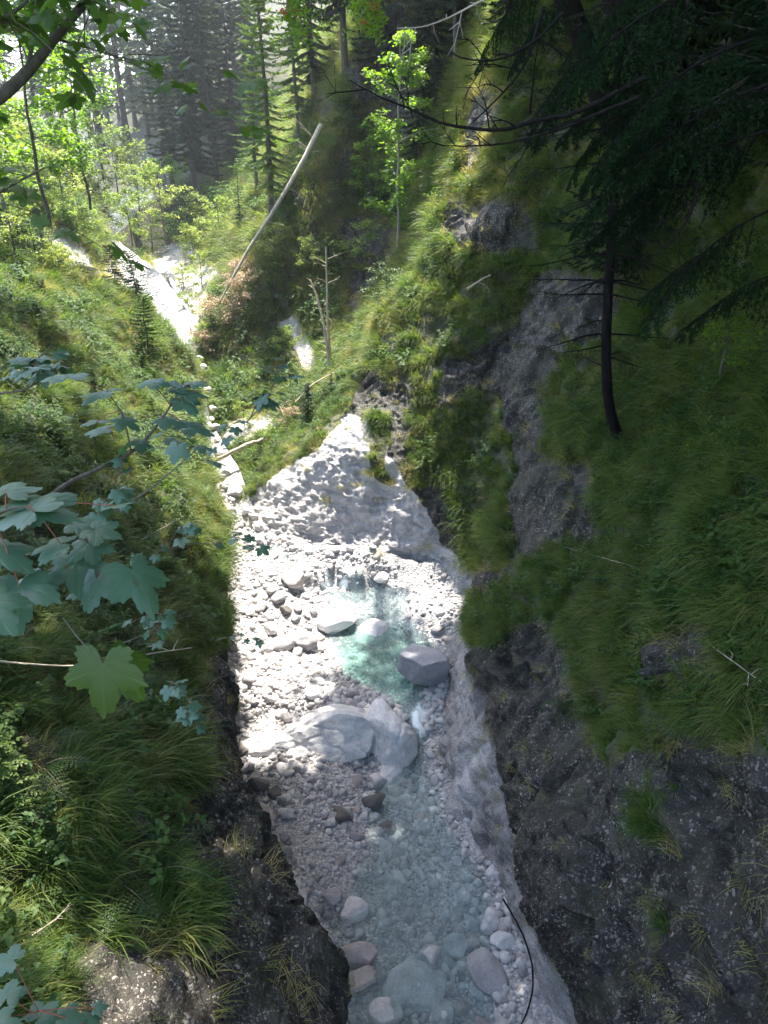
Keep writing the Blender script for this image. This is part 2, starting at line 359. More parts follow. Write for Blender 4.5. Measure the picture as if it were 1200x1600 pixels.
LEFT = [
 lrow(-1.5, -.3, 3.4, [(-1.0,-1.5,4.7),(-2.4,-1.5,6),(-4.2,-1.5,7.4),(-9,-1.5,11)]),
 lrow(1.5, -.3, 3.4, [(-1.1,1.5,4.5),(-2.4,1.5,5.8),(-4.1,1.5,7.2),(-9,1.5,11)]),
 lrow(3.6, -.43, 3.4, [(-1.35,3.5,4.3),(-2.5,3.4,5.3),(-4.1,3.4,6.8),(-9,3.4,10)]),
 lrow(4.3, -.67, 3.4, [(-1.5,4.3,4.5),(-2.65,4.3,5.5),(-4.2,4.3,6.9),(-9,4.3,10)]),
 lrow(5.2, -1.1, 3.36, [(-1.75,5.3,4.5),(-2.9,5.3,5.7),(-4.5,5.3,7.0),(-9,5.3,10)]),
 lrow(6.2, -1.65, 3.3, [(-2.15,6.3,4.3),(-3.3,6.3,5.6),(-5,6.5,7.1),(-9.5,6.5,10.3)]),
 lrow(7.2, -1.97, 3.1, [(-2.45,7.3,4.2),(-3.6,7.4,5.5),(-5.3,7.6,7.1),(-10,8,10.5)]),
 lrow(8.5, -2.3, 3.1, [(-2.8,8.6,4.0),(-3.9,8.8,5.3),(-5.8,9,6.9),(-11,9,10.5)]),
 lrow(10, -2.6, 3.05, [(-3.1,10,3.9),(-4.3,10.3,5.2),(-6.3,10.6,6.8),(-12,11,10.5)]),
 lrow(12, -2.96, 2.95, [(-3.5,12.2,3.8),(-4.8,12.6,5),(-7,13,6.8),(-13,13,10.5)]),
 lrow(14, -3.45, 2.9, [(-3.95,14.3,3.7),(-5.3,14.8,4.9),(-7.8,15.3,6.8),(-14,15.5,10.5)]),
 lrow(17, -4.5, 2.9, [(-5.0,17.3,3.8),(-6.2,17.8,5),(-8.7,18.3,7),(-15,18.5,10.5)]),
 lrow(20, -5.25, 3.5, [(-5.75,20,4.6),(-6.9,20.5,5.6),(-9.2,21,7),(-15,21,10.5)]),
 lrow(22, -6.2, 3.8, [(-6.8,22.3,5.2),(-8.0,22.8,6),(-10,23,7.0),(-15.5,23.5,10.5)]),
 lrow(24.5, -7.9, 3.9, [(-8.5,24.5,5.0),(-9.5,24.5,5.9),(-11.5,25,7.0),(-17,25.5,10.5)]),
 lrow(28, -9.6, 4.0, [(-10.2,28,4.9),(-11.4,28,5.9),(-14,28,7.4),(-19.5,28,11)]),
 lrow(33, -11.3, 4.8, [(-12.2,33,5.9),(-13.6,33,7.3),(-16.2,33,9),(-22,33,12)]),
 lrow(40, -14.3, 6.0, [(-15.5,41,7.6),(-17.2,42,9),(-20,43,10.6),(-27,44,13)]),
 lrow(52, -19, 7.4, [(-20,53,8.6),(-22,54,9.6),(-26,56,11),(-34,60,14)]),
]
for r_ in LEFT[-6:]:
    r_[0] = (r_[0][0], r_[0][1], r_[2][2] - 2.2); r_[1] = (r_[1][0] + .3, r_[1][1], r_[2][2] - 1.1)

# bare-rock areas and grass areas, as outlines on the photo's slopes
ROCK_R = [
 [(340,830),(345,790),(400,770),(470,712),(520,670),(556,600),(578,580),(600,590),(655,575),(640,650),(650,700),(640,760),(700,760),(722,850),(735,890),(790,880),(800,900),(740,930),(728,1000),(860,955),(885,1020),(905,1110),(945,1215),(1060,1150),(1200,1205),(1500,1300),(1500,3000),(300,3000)],
 [(680,640),(700,560),(740,540),(790,520),(830,430),(880,420),(960,440),(900,520),(860,600),(850,700),(940,760),(930,830),(800,880),(790,800),(800,700),(780,620),(735,610)],
 [(735,150),(790,130),(790,200),(740,260),(725,300),(715,270)],
 [(690,310),(790,300),(850,350),(850,400),(700,390)],
 [(520,340),(600,330),(640,380),(610,420),(560,500),(530,480),(540,400)],
 [(455,300),(475,295),(510,370),(490,385)],
 [(425,340),(445,350),(450,400),(430,390)],
 [(425,500),(460,490),(500,560),(490,600),(470,560)],
 [(225,360),(300,375),(350,425),(325,490),(305,560),(285,600),(262,560),(240,430)],
 [(1010,985),(1090,975),(1150,1050),(1030,1090)],
 [(530,100),(600,90),(620,170),(560,190)],
 [(600,110),(650,130),(640,260),(600,220)],
 [(490,170),(520,130),(530,170),(505,200)],
 [(890,460),(960,450),(960,520),(900,560)],
 [(290,420),(330,420),(330,450),(300,520),(285,560),(270,500)],
 [(390,640),(420,630),(430,660),(395,690),(330,715),(330,740),(345,790),(320,790),(310,700)],
]
GRASS_R = [
 [(578,645),(598,645),(615,700),(610,755),(592,755),(578,720)],
 [(715,650),(740,610),(790,635),(798,760),(785,850),(750,865),(735,820),(725,770),(690,735)],
 [(1000,1240),(1050,1230),(1050,1310),(1010,1310)],
 [(985,1440),(1020,1440),(1020,1480),(985,1480)],
]
ROCK_L = [
 [(345,840),(350,1000),(325,990),(330,1040),(300,1080),(320,1120),(310,1190),(265,1230),(262,1290),(285,1340),(290,1480),(200,1490),(140,1450),(90,1500),(70,1600),(100,2400),(1500,2400),(1500,840)],
 [(110,1215),(165,1225),(205,1260),(270,1330),(262,1350),(200,1300),(110,1245)],
 [(180,990),(260,960),(270,1000),(200,1010)],
 [(70,1160),(110,1150),(110,1190),(80,1190)],
 [(155,350),(235,335),(262,400),(262,470),(205,470),(150,440)],
 [(75,360),(110,360),(140,400),(150,440),(120,430),(90,400)],
]
BRIGHT_L = [(150,360),(300,300),(330,420),(280,520),(210,480),(150,440)]

def rock_surface(name, ctrl, rock, grass, nu, nv, flip, extra=None, blk=1.0):
    g = hermite(hermite(np.array(ctrl, float), nu, 0), nv, 1)
    a, b = g.shape[:2]
    n = grid_normals(g) * (-1 if flip else 1)
    p = g.reshape(-1, 3); n = n.reshape(-1, 3)
    px, py = project(p)
    wob = 30 * fbm(p * 1.3, 5, 3), 30 * fbm(p * 1.3 + 40, 5, 4)
    dist = np.linalg.norm(p - CAM, axis=1)
    qx, qy = px + wob[0] * np.clip(12 / dist, .35, 1.2), py + wob[1] * np.clip(12 / dist, .35, 1.2)
    green = np.ones(len(p))
    for poly in rock: green[inpoly(qx, qy, poly)] = 0
    for poly in grass: green[inpoly(qx, qy, poly)] = 1
    # rugged rock, softer soil
    rk = 1 - green
    gg = rk.reshape(a, b).copy()
    for _ in range(6):
        gg[1:-1] = (gg[:-2] + gg[1:-1] + gg[2:]) / 3; gg[:, 1:-1] = (gg[:, :-2] + gg[:, 1:-1] + gg[:, 2:]) / 3
    rks = gg.ravel()
    d = .28 * fbm(p * .55, 3, 21) + .10 * fbm(p * 1.7, 3, 5)
    q = p * np.array([1, 1, .75]) + .35 * np.stack([fbm(p * 1.1, 2, 61), fbm(p * 1.1, 2, 62), fbm(p * 1.1, 2, 63)], 1)
    f1, f2, cid = worley(q * 1.5, 8)
    blocks = (cid - .5) * .30 * np.clip((f2 - f1) * 6, 0, 1) - .10 * np.exp(-((f2 - f1) / .07) ** 2)
    g1, g2, cid2 = worley(q * 4.5, 18)
    small = (cid2 - .5) * .09 * np.clip((g2 - g1) * 6, 0, 1)
    rid = .06 * fbm(p * 4, 5, 31, True) + .03 * fbm(p * 15, 3, 33)
    yy = p[:, 1]
    worn = extra(p, px, py) if extra else np.zeros(len(p))
    zp = np.zeros(len(p)) if flip else (inpoly(qx, qy, [(300,900),(330,760),(470,690),(560,600),(640,640),(640,790),(700,880),(730,960),(700,1000)]) & (p[:, 1] > 13.2)) * 1.0
    blk = blk * (1 - .7 * zp)
    d = d * (.55 + .45 * rks) + rks * zp * (.05 * fbm(p * 7, 4, 151, True) + .035 * fbm(p * 14, 3, 152)) + rks * (1 - .75 * worn) * (blocks * blk + small * (.4 + .6 * blk) + rid) + rks * worn * (.11 * fbm(p * np.array([1.6, 1.6, .9]), 4, 53, True) + .05 * fbm(p * 4.2, 4, 51, True) + .02 * fbm(p * 9, 3, 52))
    d += (1 - rks) * (.17 * fbm(p * 1.9, 2, 41) + .09 * fbm(p * 4.6, 2, 42) + .05)
    fade = np.ones((a, b)); fade[:, :3] = 0
    p2 = p + n * (d * fade.ravel())[:, None]
    dk = np.clip(.5 + .9 * fbm(p * .4 + 9, 3, 71), 0, 1)
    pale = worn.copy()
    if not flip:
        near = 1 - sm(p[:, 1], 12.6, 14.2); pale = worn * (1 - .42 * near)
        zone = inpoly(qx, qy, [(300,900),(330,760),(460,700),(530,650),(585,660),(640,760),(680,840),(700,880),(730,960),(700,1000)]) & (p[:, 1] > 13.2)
        pale = np.maximum(pale, zone * np.clip(1.05 - (px - 480) / 420, .3, .95))  # outlined zone made paler, fading toward the right
    me = mesh(name, p2, grid_faces(a, b) if not flip else grid_faces(a, b)[:, ::-1],
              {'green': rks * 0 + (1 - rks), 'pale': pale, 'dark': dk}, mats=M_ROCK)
    return me, p2.reshape(a, b, 3), rks.reshape(a, b)

def sm(x, a, b):
    t = np.clip((x - a) / (b - a), 0, 1); return t * t * (3 - 2 * t)

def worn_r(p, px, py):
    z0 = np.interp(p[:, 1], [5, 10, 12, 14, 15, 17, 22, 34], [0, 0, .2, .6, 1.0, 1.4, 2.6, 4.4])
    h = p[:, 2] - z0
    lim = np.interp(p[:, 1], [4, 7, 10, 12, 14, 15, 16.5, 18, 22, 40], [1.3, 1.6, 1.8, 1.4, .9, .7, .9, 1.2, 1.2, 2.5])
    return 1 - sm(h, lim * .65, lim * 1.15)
def worn_l(p, px, py):
    return np.clip(1 - sm(p[:, 2], 2.0, 3.3), 0, 1) * .7 + np.where((p[:, 1] > 28), .8, 0)

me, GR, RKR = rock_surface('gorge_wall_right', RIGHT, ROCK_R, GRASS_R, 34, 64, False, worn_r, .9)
link('gorge_wall_right', me, kind='structure')
me, GL, RKL = rock_surface('gorge_wall_left', LEFT, ROCK_L, [], 34, 56, True, worn_l, .25)
link('gorge_wall_left', me, kind='structure')

# ------------------------------------------------------------------ stream bed and water
FY = [-1.5, 5.4, 6.7, 7.9, 9.3, 10.8, 12.2, 13.5, 14.4, 15.0, 15.5, 16.5, 18.2, 20.5, 23.5, 26, 29, 34, 40, 52]
FX = [r[0][0] for r in RIGHT[:1]] + [1.85, 1.7, 1.35, .95, .8, 1.25, 1.6, 1.3, -.4, -2.4, -3.9, -4.6, -5.75, -7.1, -7.6, -8.1, -10.6, -14.5, -20]
LXs = [r[2][0] for r in LEFT]; LYs = [r[2][1] for r in LEFT]
ZB_Y = [-2, 10.4, 11.0, 13.2, 13.5, 14.4, 14.62, 16.3, 18, 23, 30, 35, 42, 60]
ZB_Z = [0, 0.02, 0.28, 0.34, .55, .62, 1.0, 1.25, 1.9, 2.85, 3.8, 4.5, 5.6, 9]
WY = [-2, 5.4, 6.24, 7.2, 8.3, 9.66, 10.6, 11.0, 11.75, 12.5, 13.2, 13.55, 14.3, 14.6, 14.8, 15.4, 16.8, 18, 23, 30, 40]
WL = [-.95, -.9, -.95, -.65, -.45, -.05, .40, .05, -.9, -1.3, -1.5, -1.4, -1.45, -1.75, -2.0, -2.9, -4.3, -4.9, -6.7, -8.9, -15]
WR = [1.7, 1.6, 1.65, 1.75, 1.25, 1.0, .88, .9, 1.1, 1.4, .9, .6, .6, .1, -.6, -1.9, -3.8, -4.5, -6.2, -8.2, -14]
WD = [.16, .16, .16, .16, .16, .16, .2, .3, .55, .5, .3, .15, .22, .06, .05, .05, .05, .05, .05, .05, .05]
def zw(y, x=None):
    y = np.asarray(y, float)
    if x is not None:
        q = np.stack([np.asarray(x, float), y * .35, 0 * y], 1)
        y = y + (.55 * fbm(q * 1.5, 3, 77) + .15 * fbm(q * 6, 2, 78)) * sm(y, 9.5, 10.5)
        soft = np.interp(y, [12.6, 15.8], [.32, 1.15]); k_ = sm(np.abs(np.asarray(x, float) + 1.0), .55, 1.3) * ((y > 12.6) & (y < 15.8))
        return np.interp(y, ZB_Y, ZB_Z) * (1 - k_) + soft * k_
    return np.interp(y, ZB_Y, ZB_Z)
def bed_z(x, y):
    x = np.asarray(x, float); y = np.asarray(y, float)
    l, r, d = np.interp(y, WY, WL), np.interp(y, WY, WR), np.interp(y, WY, WD)
    p = np.stack([x, y, 0 * x], 1)
    wob = .12 * fbm(p * 1.6, 2, 91)
    inn = np.minimum(x - l, r - x) + wob
    base = zw(y, x)
    bar = .05 + .22 * sm(-inn, 0, 1.3)
    z = base + np.where(inn > 0, -d * sm(inn, 0, np.where((y > 11.2) & (y < 13.2), .8, .4)) + .03, 0) * (1) + np.where(inn <= 0, bar * sm(-inn, -.02, .25) + .03, 0)
    return z + .05 * fbm(p * 1.5, 3, 95) + .025 * fbm(p * 5, 3, 96)
ny, nx = 620, 170
ys = np.concatenate([np.linspace(-1.5, 17, 480), np.linspace(17.08, 50, 140)])
xl = np.interp(ys, LYs, LXs) - 1.1; xr = np.interp(ys, FY, FX) + .7
X = xl[:, None] + (xr - xl)[:, None] * np.linspace(0, 1, nx)[None]; Y = np.repeat(ys[:, None], nx, 1)
Z = bed_z(X.ravel(), Y.ravel())
link('stream_bed', mesh('stream_bed', np.stack([X.ravel(), Y.ravel(), Z], 1), grid_faces(ny, nx)[:, ::-1], mats=M_BED), kind='structure')

nx2 = 110
l, r = np.interp(ys, WY, WL) - .3, np.interp(ys, WY, WR) + .35
X = l[:, None] + (r - l)[:, None] * np.linspace(0, 1, nx2)[None]; Y = np.repeat(ys[:, None], nx2, 1)
pw = np.stack([X.ravel(), Y.ravel(), 0 * X.ravel()], 1)
slope = np.gradient(zw(ys), ys)
turb = np.clip(slope * 3, 0, 1)
tb = np.repeat(turb[:, None], nx2, 1).ravel()
for _ in range(3): tb = np.convolve(tb.reshape(ny, nx2)[:, 0], np.ones(9) / 9, 'same').repeat(nx2)
# quiet water: drops foam; white at the top fall also stands for sunlight
def blob(cx, cy, sx, sy): return np.exp(-((pw[:, 0] - cx) / sx) ** 2 - ((pw[:, 1] - cy) / sy) ** 2)
brk = .65 + 1.5 * fbm(pw * 3.2, 3, 98)
foam = 2.2 * blob(-.95, 14.62, .55, .22) + .9 * blob(-.85, 13.62, .28, .22) + .75 * blob(.66, 10.7, .2, .7) + .55 * blob(.85, 9.2, .3, .9) + .35 * blob(.8, 7.6, .5, 1.2)
foam = np.clip(foam * brk, 0, 1)
Zw = zw(Y.ravel(), X.ravel()) + (.010 + .035 * foam) * fbm(pw * 5, 3, 99)
bz = bed_z(X.ravel(), Y.ravel())
dep = np.clip((Zw - bz) / .6, 0, 1)
dep = np.clip(dep * np.where((pw[:, 1] > 11) & (pw[:, 1] < 13.3), 1.6, 1.0), 0, 1)
link('stream_water', mesh('stream_water', np.stack([X.ravel(), Y.ravel(), Zw], 1), grid_faces(ny, nx2)[:, ::-1], {'depth': dep, 'foam': foam}, mats=M_WATER), kind='structure')
#SPLIT

# ------------------------------------------------------------------ scattering
def scatter(name, pts, rot, scl, idx, sources, kind='stuff', label=None):
    """one 'stuff' object: source meshes instanced on points"""
    me = bpy.data.meshes.new(name); me.vertices.add(len(pts)); me.vertices.foreach_set('co', np.asarray(pts, np.float32).ravel())
    a = me.attributes.new('rot', 'FLOAT_VECTOR', 'POINT'); a.data.foreach_set('vector', np.asarray(rot, np.float32).ravel())
    a = me.attributes.new('scl', 'FLOAT_VECTOR', 'POINT'); a.data.foreach_set('vector', np.asarray(scl, np.float32).ravel())
    a = me.attributes.new('idx', 'INT', 'POINT'); a.data.foreach_set('value', np.asarray(idx, np.int32))
    o = link(name, me, kind=kind, label=label)
    c = bpy.data.collections.new(name + '_sources')
    for k, sme in enumerate(sources):
        so = bpy.data.objects.new('%s_source_%02d' % (name, k), sme); c.objects.link(so)
    g = bpy.data.node_groups.new(name, 'GeometryNodeTree')
    g.interface.new_socket('Geometry', in_out='INPUT', socket_type='NodeSocketGeometry')
    g.interface.new_socket('Geometry', in_out='OUTPUT', socket_type='NodeSocketGeometry')
    gi = g.nodes.new('NodeGroupInput'); go = g.nodes.new('NodeGroupOutput')
    ci = g.nodes.new('GeometryNodeCollectionInfo'); ci.inputs[0].default_value = c; ci.inputs[1].default_value = True; ci.inputs[2].default_value = True
    iop = g.nodes.new('GeometryNodeInstanceOnPoints')
    def na(nm, ty):
        n = g.nodes.new('GeometryNodeInputNamedAttribute'); n.data_type = ty; n.inputs[0].default_value = nm; return n.outputs[0]
    g.links.new(gi.outputs[0], iop.inputs['Points']); g.links.new(ci.outputs[0], iop.inputs['Instance'])
    iop.inputs['Pick Instance'].default_value = True
    g.links.new(na('idx', 'INT'), iop.inputs['Instance Index'])
    er = g.nodes.new('FunctionNodeEulerToRotation'); g.links.new(na('rot', 'FLOAT_VECTOR'), er.inputs[0]); g.links.new(er.outputs[0], iop.inputs['Rotation'])
    g.links.new(na('scl', 'FLOAT_VECTOR'), iop.inputs['Scale']); g.links.new(iop.outputs[0], go.inputs[0])
    md = o.modifiers.new('scatter', 'NODES'); md.node_group = g
    return o

def sample(G, dens, lo=-500, hi=1750, top=-250, bot=2100):
    """random points on a grid surface, dens(p, n, px, py, mask) per square metre; returns points and normals"""
    a = G[:-1, :-1].reshape(-1, 3); b = G[1:, :-1].reshape(-1, 3); c = G[1:, 1:].reshape(-1, 3); d = G[:-1, 1:].reshape(-1, 3)
    n = np.cross(c - a, d - b); ar = np.linalg.norm(n, axis=1) / 2; n = n / (2 * ar[:, None] + 1e-9)
    n *= np.sign((n * (CAM - a)).sum(1))[:, None]
    px, py = project(a)
    lam = ar * dens(a, n, px, py) * np.where((px > -60) & (px < 1260) & (py > -60) & (py < 1700), 1, .45) * ((px > lo) & (px < hi) & (py > top) & (py < bot) & (a[:, 1] > .5))
    k = rng.poisson(np.clip(lam, 0, 60))
    i = np.repeat(np.arange(len(a)), k)
    u, v = rng.random((2, len(i), 1))
    return (a[i] * (1 - u) + b[i] * u) * (1 - v) + (d[i] * (1 - u) + c[i] * u) * v, n[i]

# ------------------------------------------------------------------ stones
def ico(sub):
    import bmesh
    bm = bmesh.new(); bmesh.ops.create_icosphere(bm, subdivisions=sub, radius=1)
    v = np.array([x.co[:] for x in bm.verts]); f = np.array([[q.index for q in x.verts] for x in bm.faces]); bm.free(); return v, f
ICO = {k: ico(k) for k in (1, 2, 3, 4, 5, 6)}
def stone_mesh(name, sub, seed, shape=(1, .8, .6), facets=7, rough=.12, mat=None, fine=.0, top=None):
    v, f = ICO[sub]; v = v.copy(); rs = np.random.default_rng(seed)
    for _ in range(facets):                                     # knock off soft facets
        d = rs.normal(size=3); d /= np.linalg.norm(d); h = rs.uniform(.55, .88)
        s = v @ d; v -= np.maximum(s - h, 0)[:, None] * d * .94
    if top:
        for q, h in top:
            q = np.array(q) / np.linalg.norm(q); v -= np.maximum(v @ q - h, 0)[:, None] * q * .82
    v *= (1 + rough * fbm(v * 1.3 + seed, 3, seed))[:, None]
    if fine: v *= (1 + fine * fbm(v * 6 + seed, 4, seed + 3))[:, None]
    return mesh(name, v * np.array(shape), f, mats=mat or M_STONE)

M_BOULDER = stone_material('grey_boulder', [(0, (.33, .33, .36)), (1, (.36, .36, .39))], 2.0, .8, bump=.01, mottle=.3)
M_HUMP = stone_material('polished_limestone', [(0, (.70, .69, .70)), (1, (.72, .70, .70))], 1.6, .65, bump=.02, mottle=.34)
M_PALE = stone_material('pale_stone', [(0, (.58, .56, .56)), (1, (.70, .67, .66))], 3.0)
M_TAN = stone_material('tan_stone', [(0, (.45, .39, .37)), (1, (.54, .47, .44))], 3.0)
M_GREY = stone_material('grey_stone', [(0, (.28, .27, .28)), (1, (.4, .38, .39))], 3.0)
M_DARK = stone_material('dark_stone', [(0, (.13, .12, .115)), (1, (.2, .18, .165))], 3.0)
M_GRAVEL = stone_material('gravel', [(0, (.30, .28, .28)), (.3, (.46, .44, .44)), (.7, (.58, .56, .55)), (.93, (.70, .68, .66)), (1, (.46, .37, .33))], 8.0, bump=.004)

def on_bed(px, py):
    """where the sight line through a photo pixel meets the bed"""
    lo, hi = 3.0, 40.0
    for Y in np.arange(3.5, 30, .05):
        x, y, z = P(px, py, Y)
        if z < float(bed_z([x], [y])[0]): return x, y, float(bed_z([x], [y])[0]), math.dist((x, y, z), CAM)
    return None

def stone_at(name, px, py, wpx, hpx, seed, mat, label, sub=4, facets=8, yaw=0, depth=.9, sink=.25, cat='stone', tilt=0, rough=.12, fine=.02, dy=0, zr=.6, top=None):
    x, y, z, d = on_bed(px, py + hpx * .3)
    rx = wpx / 2 / FPX * d; ah = hpx / 2 / FPX * d; al = math.atan2(10 - z, y)
    rz = rx * zr; ry = math.sqrt(max(ah ** 2 - (rz * math.cos(al)) ** 2, (.45 * rx) ** 2)) / max(math.sin(al), .5); ry = min(ry, 1.5 * rx)
    me = stone_mesh(name, sub, seed, (rx, ry, rz), facets, rough, mat, fine, top)
    return link(name, me, loc=(x, y + dy, z + rz * (1 - 2 * sink) * .9), rot=(0, R(tilt), R(yaw)), label=label, category=cat)

stone_at('boulder', 662, 1040, 100, 92, 5, M_BOULDER, 'big grey boulder with a flat pale top standing in the turquoise pool', 5, 11, 10, .85, .12, 'boulder', zr=.9, rough=.2, fine=.05, top=[((.1, .25, 1), .42), ((-.9, -.5, .1), .62), ((.35, -.9, .05), .66), ((.9, .1, .35), .7), ((-.3, -.8, -.4), .6)])
stone_at('river_stone', 585, 1253, 40, 28, 12, M_DARK, 'brown block with a white vein in mid stream below the pale hump', 4, 9, 20, .8, .1)
stone_at('river_stone', 410, 1266, 30, 42, 14, M_TAN, 'pinkish oval cobble by the dark left wall', 4, 4, 30, .9, .2)
stone_at('river_stone', 404, 1224, 34, 20, 15, M_DARK, 'dark flat stone above the pinkish cobble', 4, 6, 0, .8, .2)
stone_at('river_stone', 428, 1238, 24, 20, 16, M_DARK, 'small dark stone touching the dark flat stone', 4, 7, 30, .8, .2)
stone_at('river_stone', 606, 1293, 34, 20, 17, M_DARK, 'low dark wet stone below the brown block', 4, 5, 0, .8, .3)
stone_at('river_stone', 561, 1496, 58, 26, 18, M_TAN, 'long rounded stone lying above a square one in the shallows', 4, 5, 5, .7, .1)
stone_at('river_stone', 563, 1528, 46, 40, 19, M_TAN, 'square pinkish stone at the edge of the bottom pool', 4, 10, 5, .8, .1)
stone_at('river_stone', 650, 1512, 84, 88, 20, M_PALE, 'broad pale slab lying under shallow water', 5, 12, -10, .95, .45, zr=.3)
stone_at('river_stone', 761, 1502, 46, 80, 21, M_GREY, 'tall smooth grey stone leaning by the black root', 5, 6, 25, 1.3, .2)
stone_at('river_stone', 748, 1546, 26, 24, 22, M_PALE, 'small pale stone at the foot of the tall grey one', 4, 8, 0, .9, .2)
stone_at('river_stone', 786, 1467, 36, 26, 23, M_PALE, 'cream coloured stone above the tall grey one', 4, 8, 15, .8, .2)
stone_at('river_stone', 712, 1476, 34, 30, 24, M_PALE, 'greenish pale cobble right of the submerged slab', 4, 7, 15, .8, .2)
stone_at('river_stone', 724, 1398, 26, 24, 25, M_PALE, 'white angular stone near the right rock foot', 4, 8, 40, .9, .2)
stone_at('river_stone', 623, 1371, 22, 22, 26, M_PALE, 'lone white stone breaking the surface in mid stream', 4, 6, 20, .9, .15)
stone_at('river_stone', 468, 1397, 30, 36, 27, M_PALE, 'pale oblong stone on the gravel near the left wall', 4, 6, 10, .9, .25)
stone_at('river_stone', 552, 1418, 46, 34, 28, M_PALE, 'rounded pale stone in the shallows left of midstream', 4, 5, 0, .9, .3)
stone_at('river_stone', 518, 1402, 30, 24, 29, M_GREY, 'brownish grey cobble at the water edge', 4, 7, 0, .9, .2)
stone_at('river_stone', 600, 1578, 46, 40, 30, M_PALE, 'pale green submerged stone at the bottom of the picture', 4, 7, 0, .9, .35)
stone_at('river_stone', 687, 1578, 44, 36, 31, M_PALE, 'pale submerged stone below the broad slab', 4, 7, 50, .9, .3)
stone_at('river_stone', 460, 908, 42, 24, 32, M_TAN, 'sunlit orange tinted stone beside the small fall', 4, 6, 0, .8, .15)
stone_at('river_stone', 596, 903, 26, 20, 33, M_PALE, 'sunlit white stone right of the small fall', 4, 7, 0, .9, .2)
stone_at('river_stone', 466, 942, 14, 34, 34, M_GREY, 'upright grey slab left of the upper pool', 4, 9, 0, .6, .1)
stone_at('river_stone', 578, 980, 62, 42, 35, M_HUMP, 'low smooth rock dividing the upper pool', 5, 5, 0, .9, .3)
stone_at('river_stone', 527, 972, 60, 24, 55, M_HUMP, 'flat pale rock lip under the upper pool', 4, 6, 0, .9, .3)
stone_at('river_stone', 500, 1049, 18, 20, 36, M_PALE, 'round pale cobble at the left edge of the turquoise pool', 4, 4, 0, .9, .15)
stone_at('river_stone', 490, 1080, 26, 24, 37, M_PALE, 'large white cobble above the pale hump', 4, 5, 0, .9, .2)
stone_at('river_stone', 425, 978, 26, 22, 38, M_PALE, 'round white cobble on the upper gravel bar', 4, 5, 0, .9, .2)
stone_at('river_stone', 478, 1000, 46, 30, 39, M_GREY, 'grey brown rounded rock left of the pool', 4, 7, 0, .9, .2)
stone_at('river_stone', 440, 1004, 44, 26, 56, M_GREY, 'flat grey rock beside the grey brown rounded rock', 4, 7, 40, .9, .3)
stone_at('river_stone', 637, 990, 14, 12, 40, M_DARK, 'small dark stone above the big boulder', 4, 7, 0, .9, .2)
stone_at('river_stone', 683, 985, 22, 16, 41, M_GREY, 'brownish stone on the shingle behind the big boulder', 4, 7, 0, .9, .2)
stone_at('river_stone', 714, 1030, 22, 14, 42, M_PALE, 'white stone wedged right of the big boulder', 4, 7, 0, .9, .2)

def hump(name, label, w, d, h, px, py, seed, yaw, taper, top, tilt=0):
    x, y, z, dd = on_bed(px, py)
    v, f = ICO[6]; v = v.copy(); rs = np.random.default_rng(seed)
    for _ in range(9):
        q = unit_(rs.normal(size=3) * np.array([1, 1, .8])); q[2] = abs(q[2]); h_ = rs.uniform(.6, .86)
        s_ = v @ q; v -= np.maximum(s_ - h_, 0)[:, None] * q * .9
    v = v * (1 + .14 * fbm(v * 1.2 + seed, 3, seed))[:, None]
    k_ = np.interp(v[:, 0], [-1, 1], [taper, 1]); v[:, 1] *= k_; v[:, 2] *= k_
    v[:, 2] += top * (1 - np.abs(v[:, 1])) * np.exp(-((v[:, 0] - .45) / .4) ** 2)
    q = v * np.array([w, d, h])
    q *= (1 + .04 * fbm(q * 3.5, 5, seed + 2, True) + .02 * fbm(q * 14, 4, seed + 4) - .05 * np.exp(-(fbm(q * 1.6, 2, seed + 6) / .035) ** 2))[:, None]
    link(name, mesh(name, q, f, mats=M_HUMP), loc=(x, y, z), rot=(0, R(tilt), R(yaw)), label=label, category='rock')
def unit_(a): return a / np.linalg.norm(a)
hump('bedrock_hump', 'pale ridged bedrock hump running from the gravel to the gap', 1.0, .78, .50, 500, 1152, 61, 10, .5, .3)
hump('bedrock_hump', 'smooth rounded pale hump bulging into the turquoise water', .85, .60, .58, 603, 1152, 67, 98, .9, .1, 4)
hump('bedrock_hump', 'low worn limestone shelf at the foot of the left wall', .9, .3, .30, 425, 1165, 71, 5, .6, .1)
hump('bedrock_hump', 'low smooth pale rock swelling at the bottom of the rounded hump', .5, .35, .22, 610, 1205, 73, 70, .6, .1)

for k_, (px, py, wp) in enumerate([(322,610,14),(336,668,16),(332,640,12),(345,712,18),(352,742,14),(318,575,12),(340,690,10),(330,655,9),(366,770,22),(350,762,12),(312,560,9),(385,800,20),(362,800,14)]):
    r_ = on_bed(px, py)
    if r_ is None: continue
    a_ = wp / 2 / FPX * r_[3] * 1.2
    link('river_stone', stone_mesh('river_stone', 4, 700 + k_, (a_, a_ * .9, a_ * .7), 9, .12, M_PALE if k_ % 3 else M_GREY, .02), loc=(r_[0], r_[1], r_[2] + .1 * a_), rot=(0, 0, k_), label='sunlit angular block in the narrow upper channel', category='stone', group='blocks in the narrow upper channel')

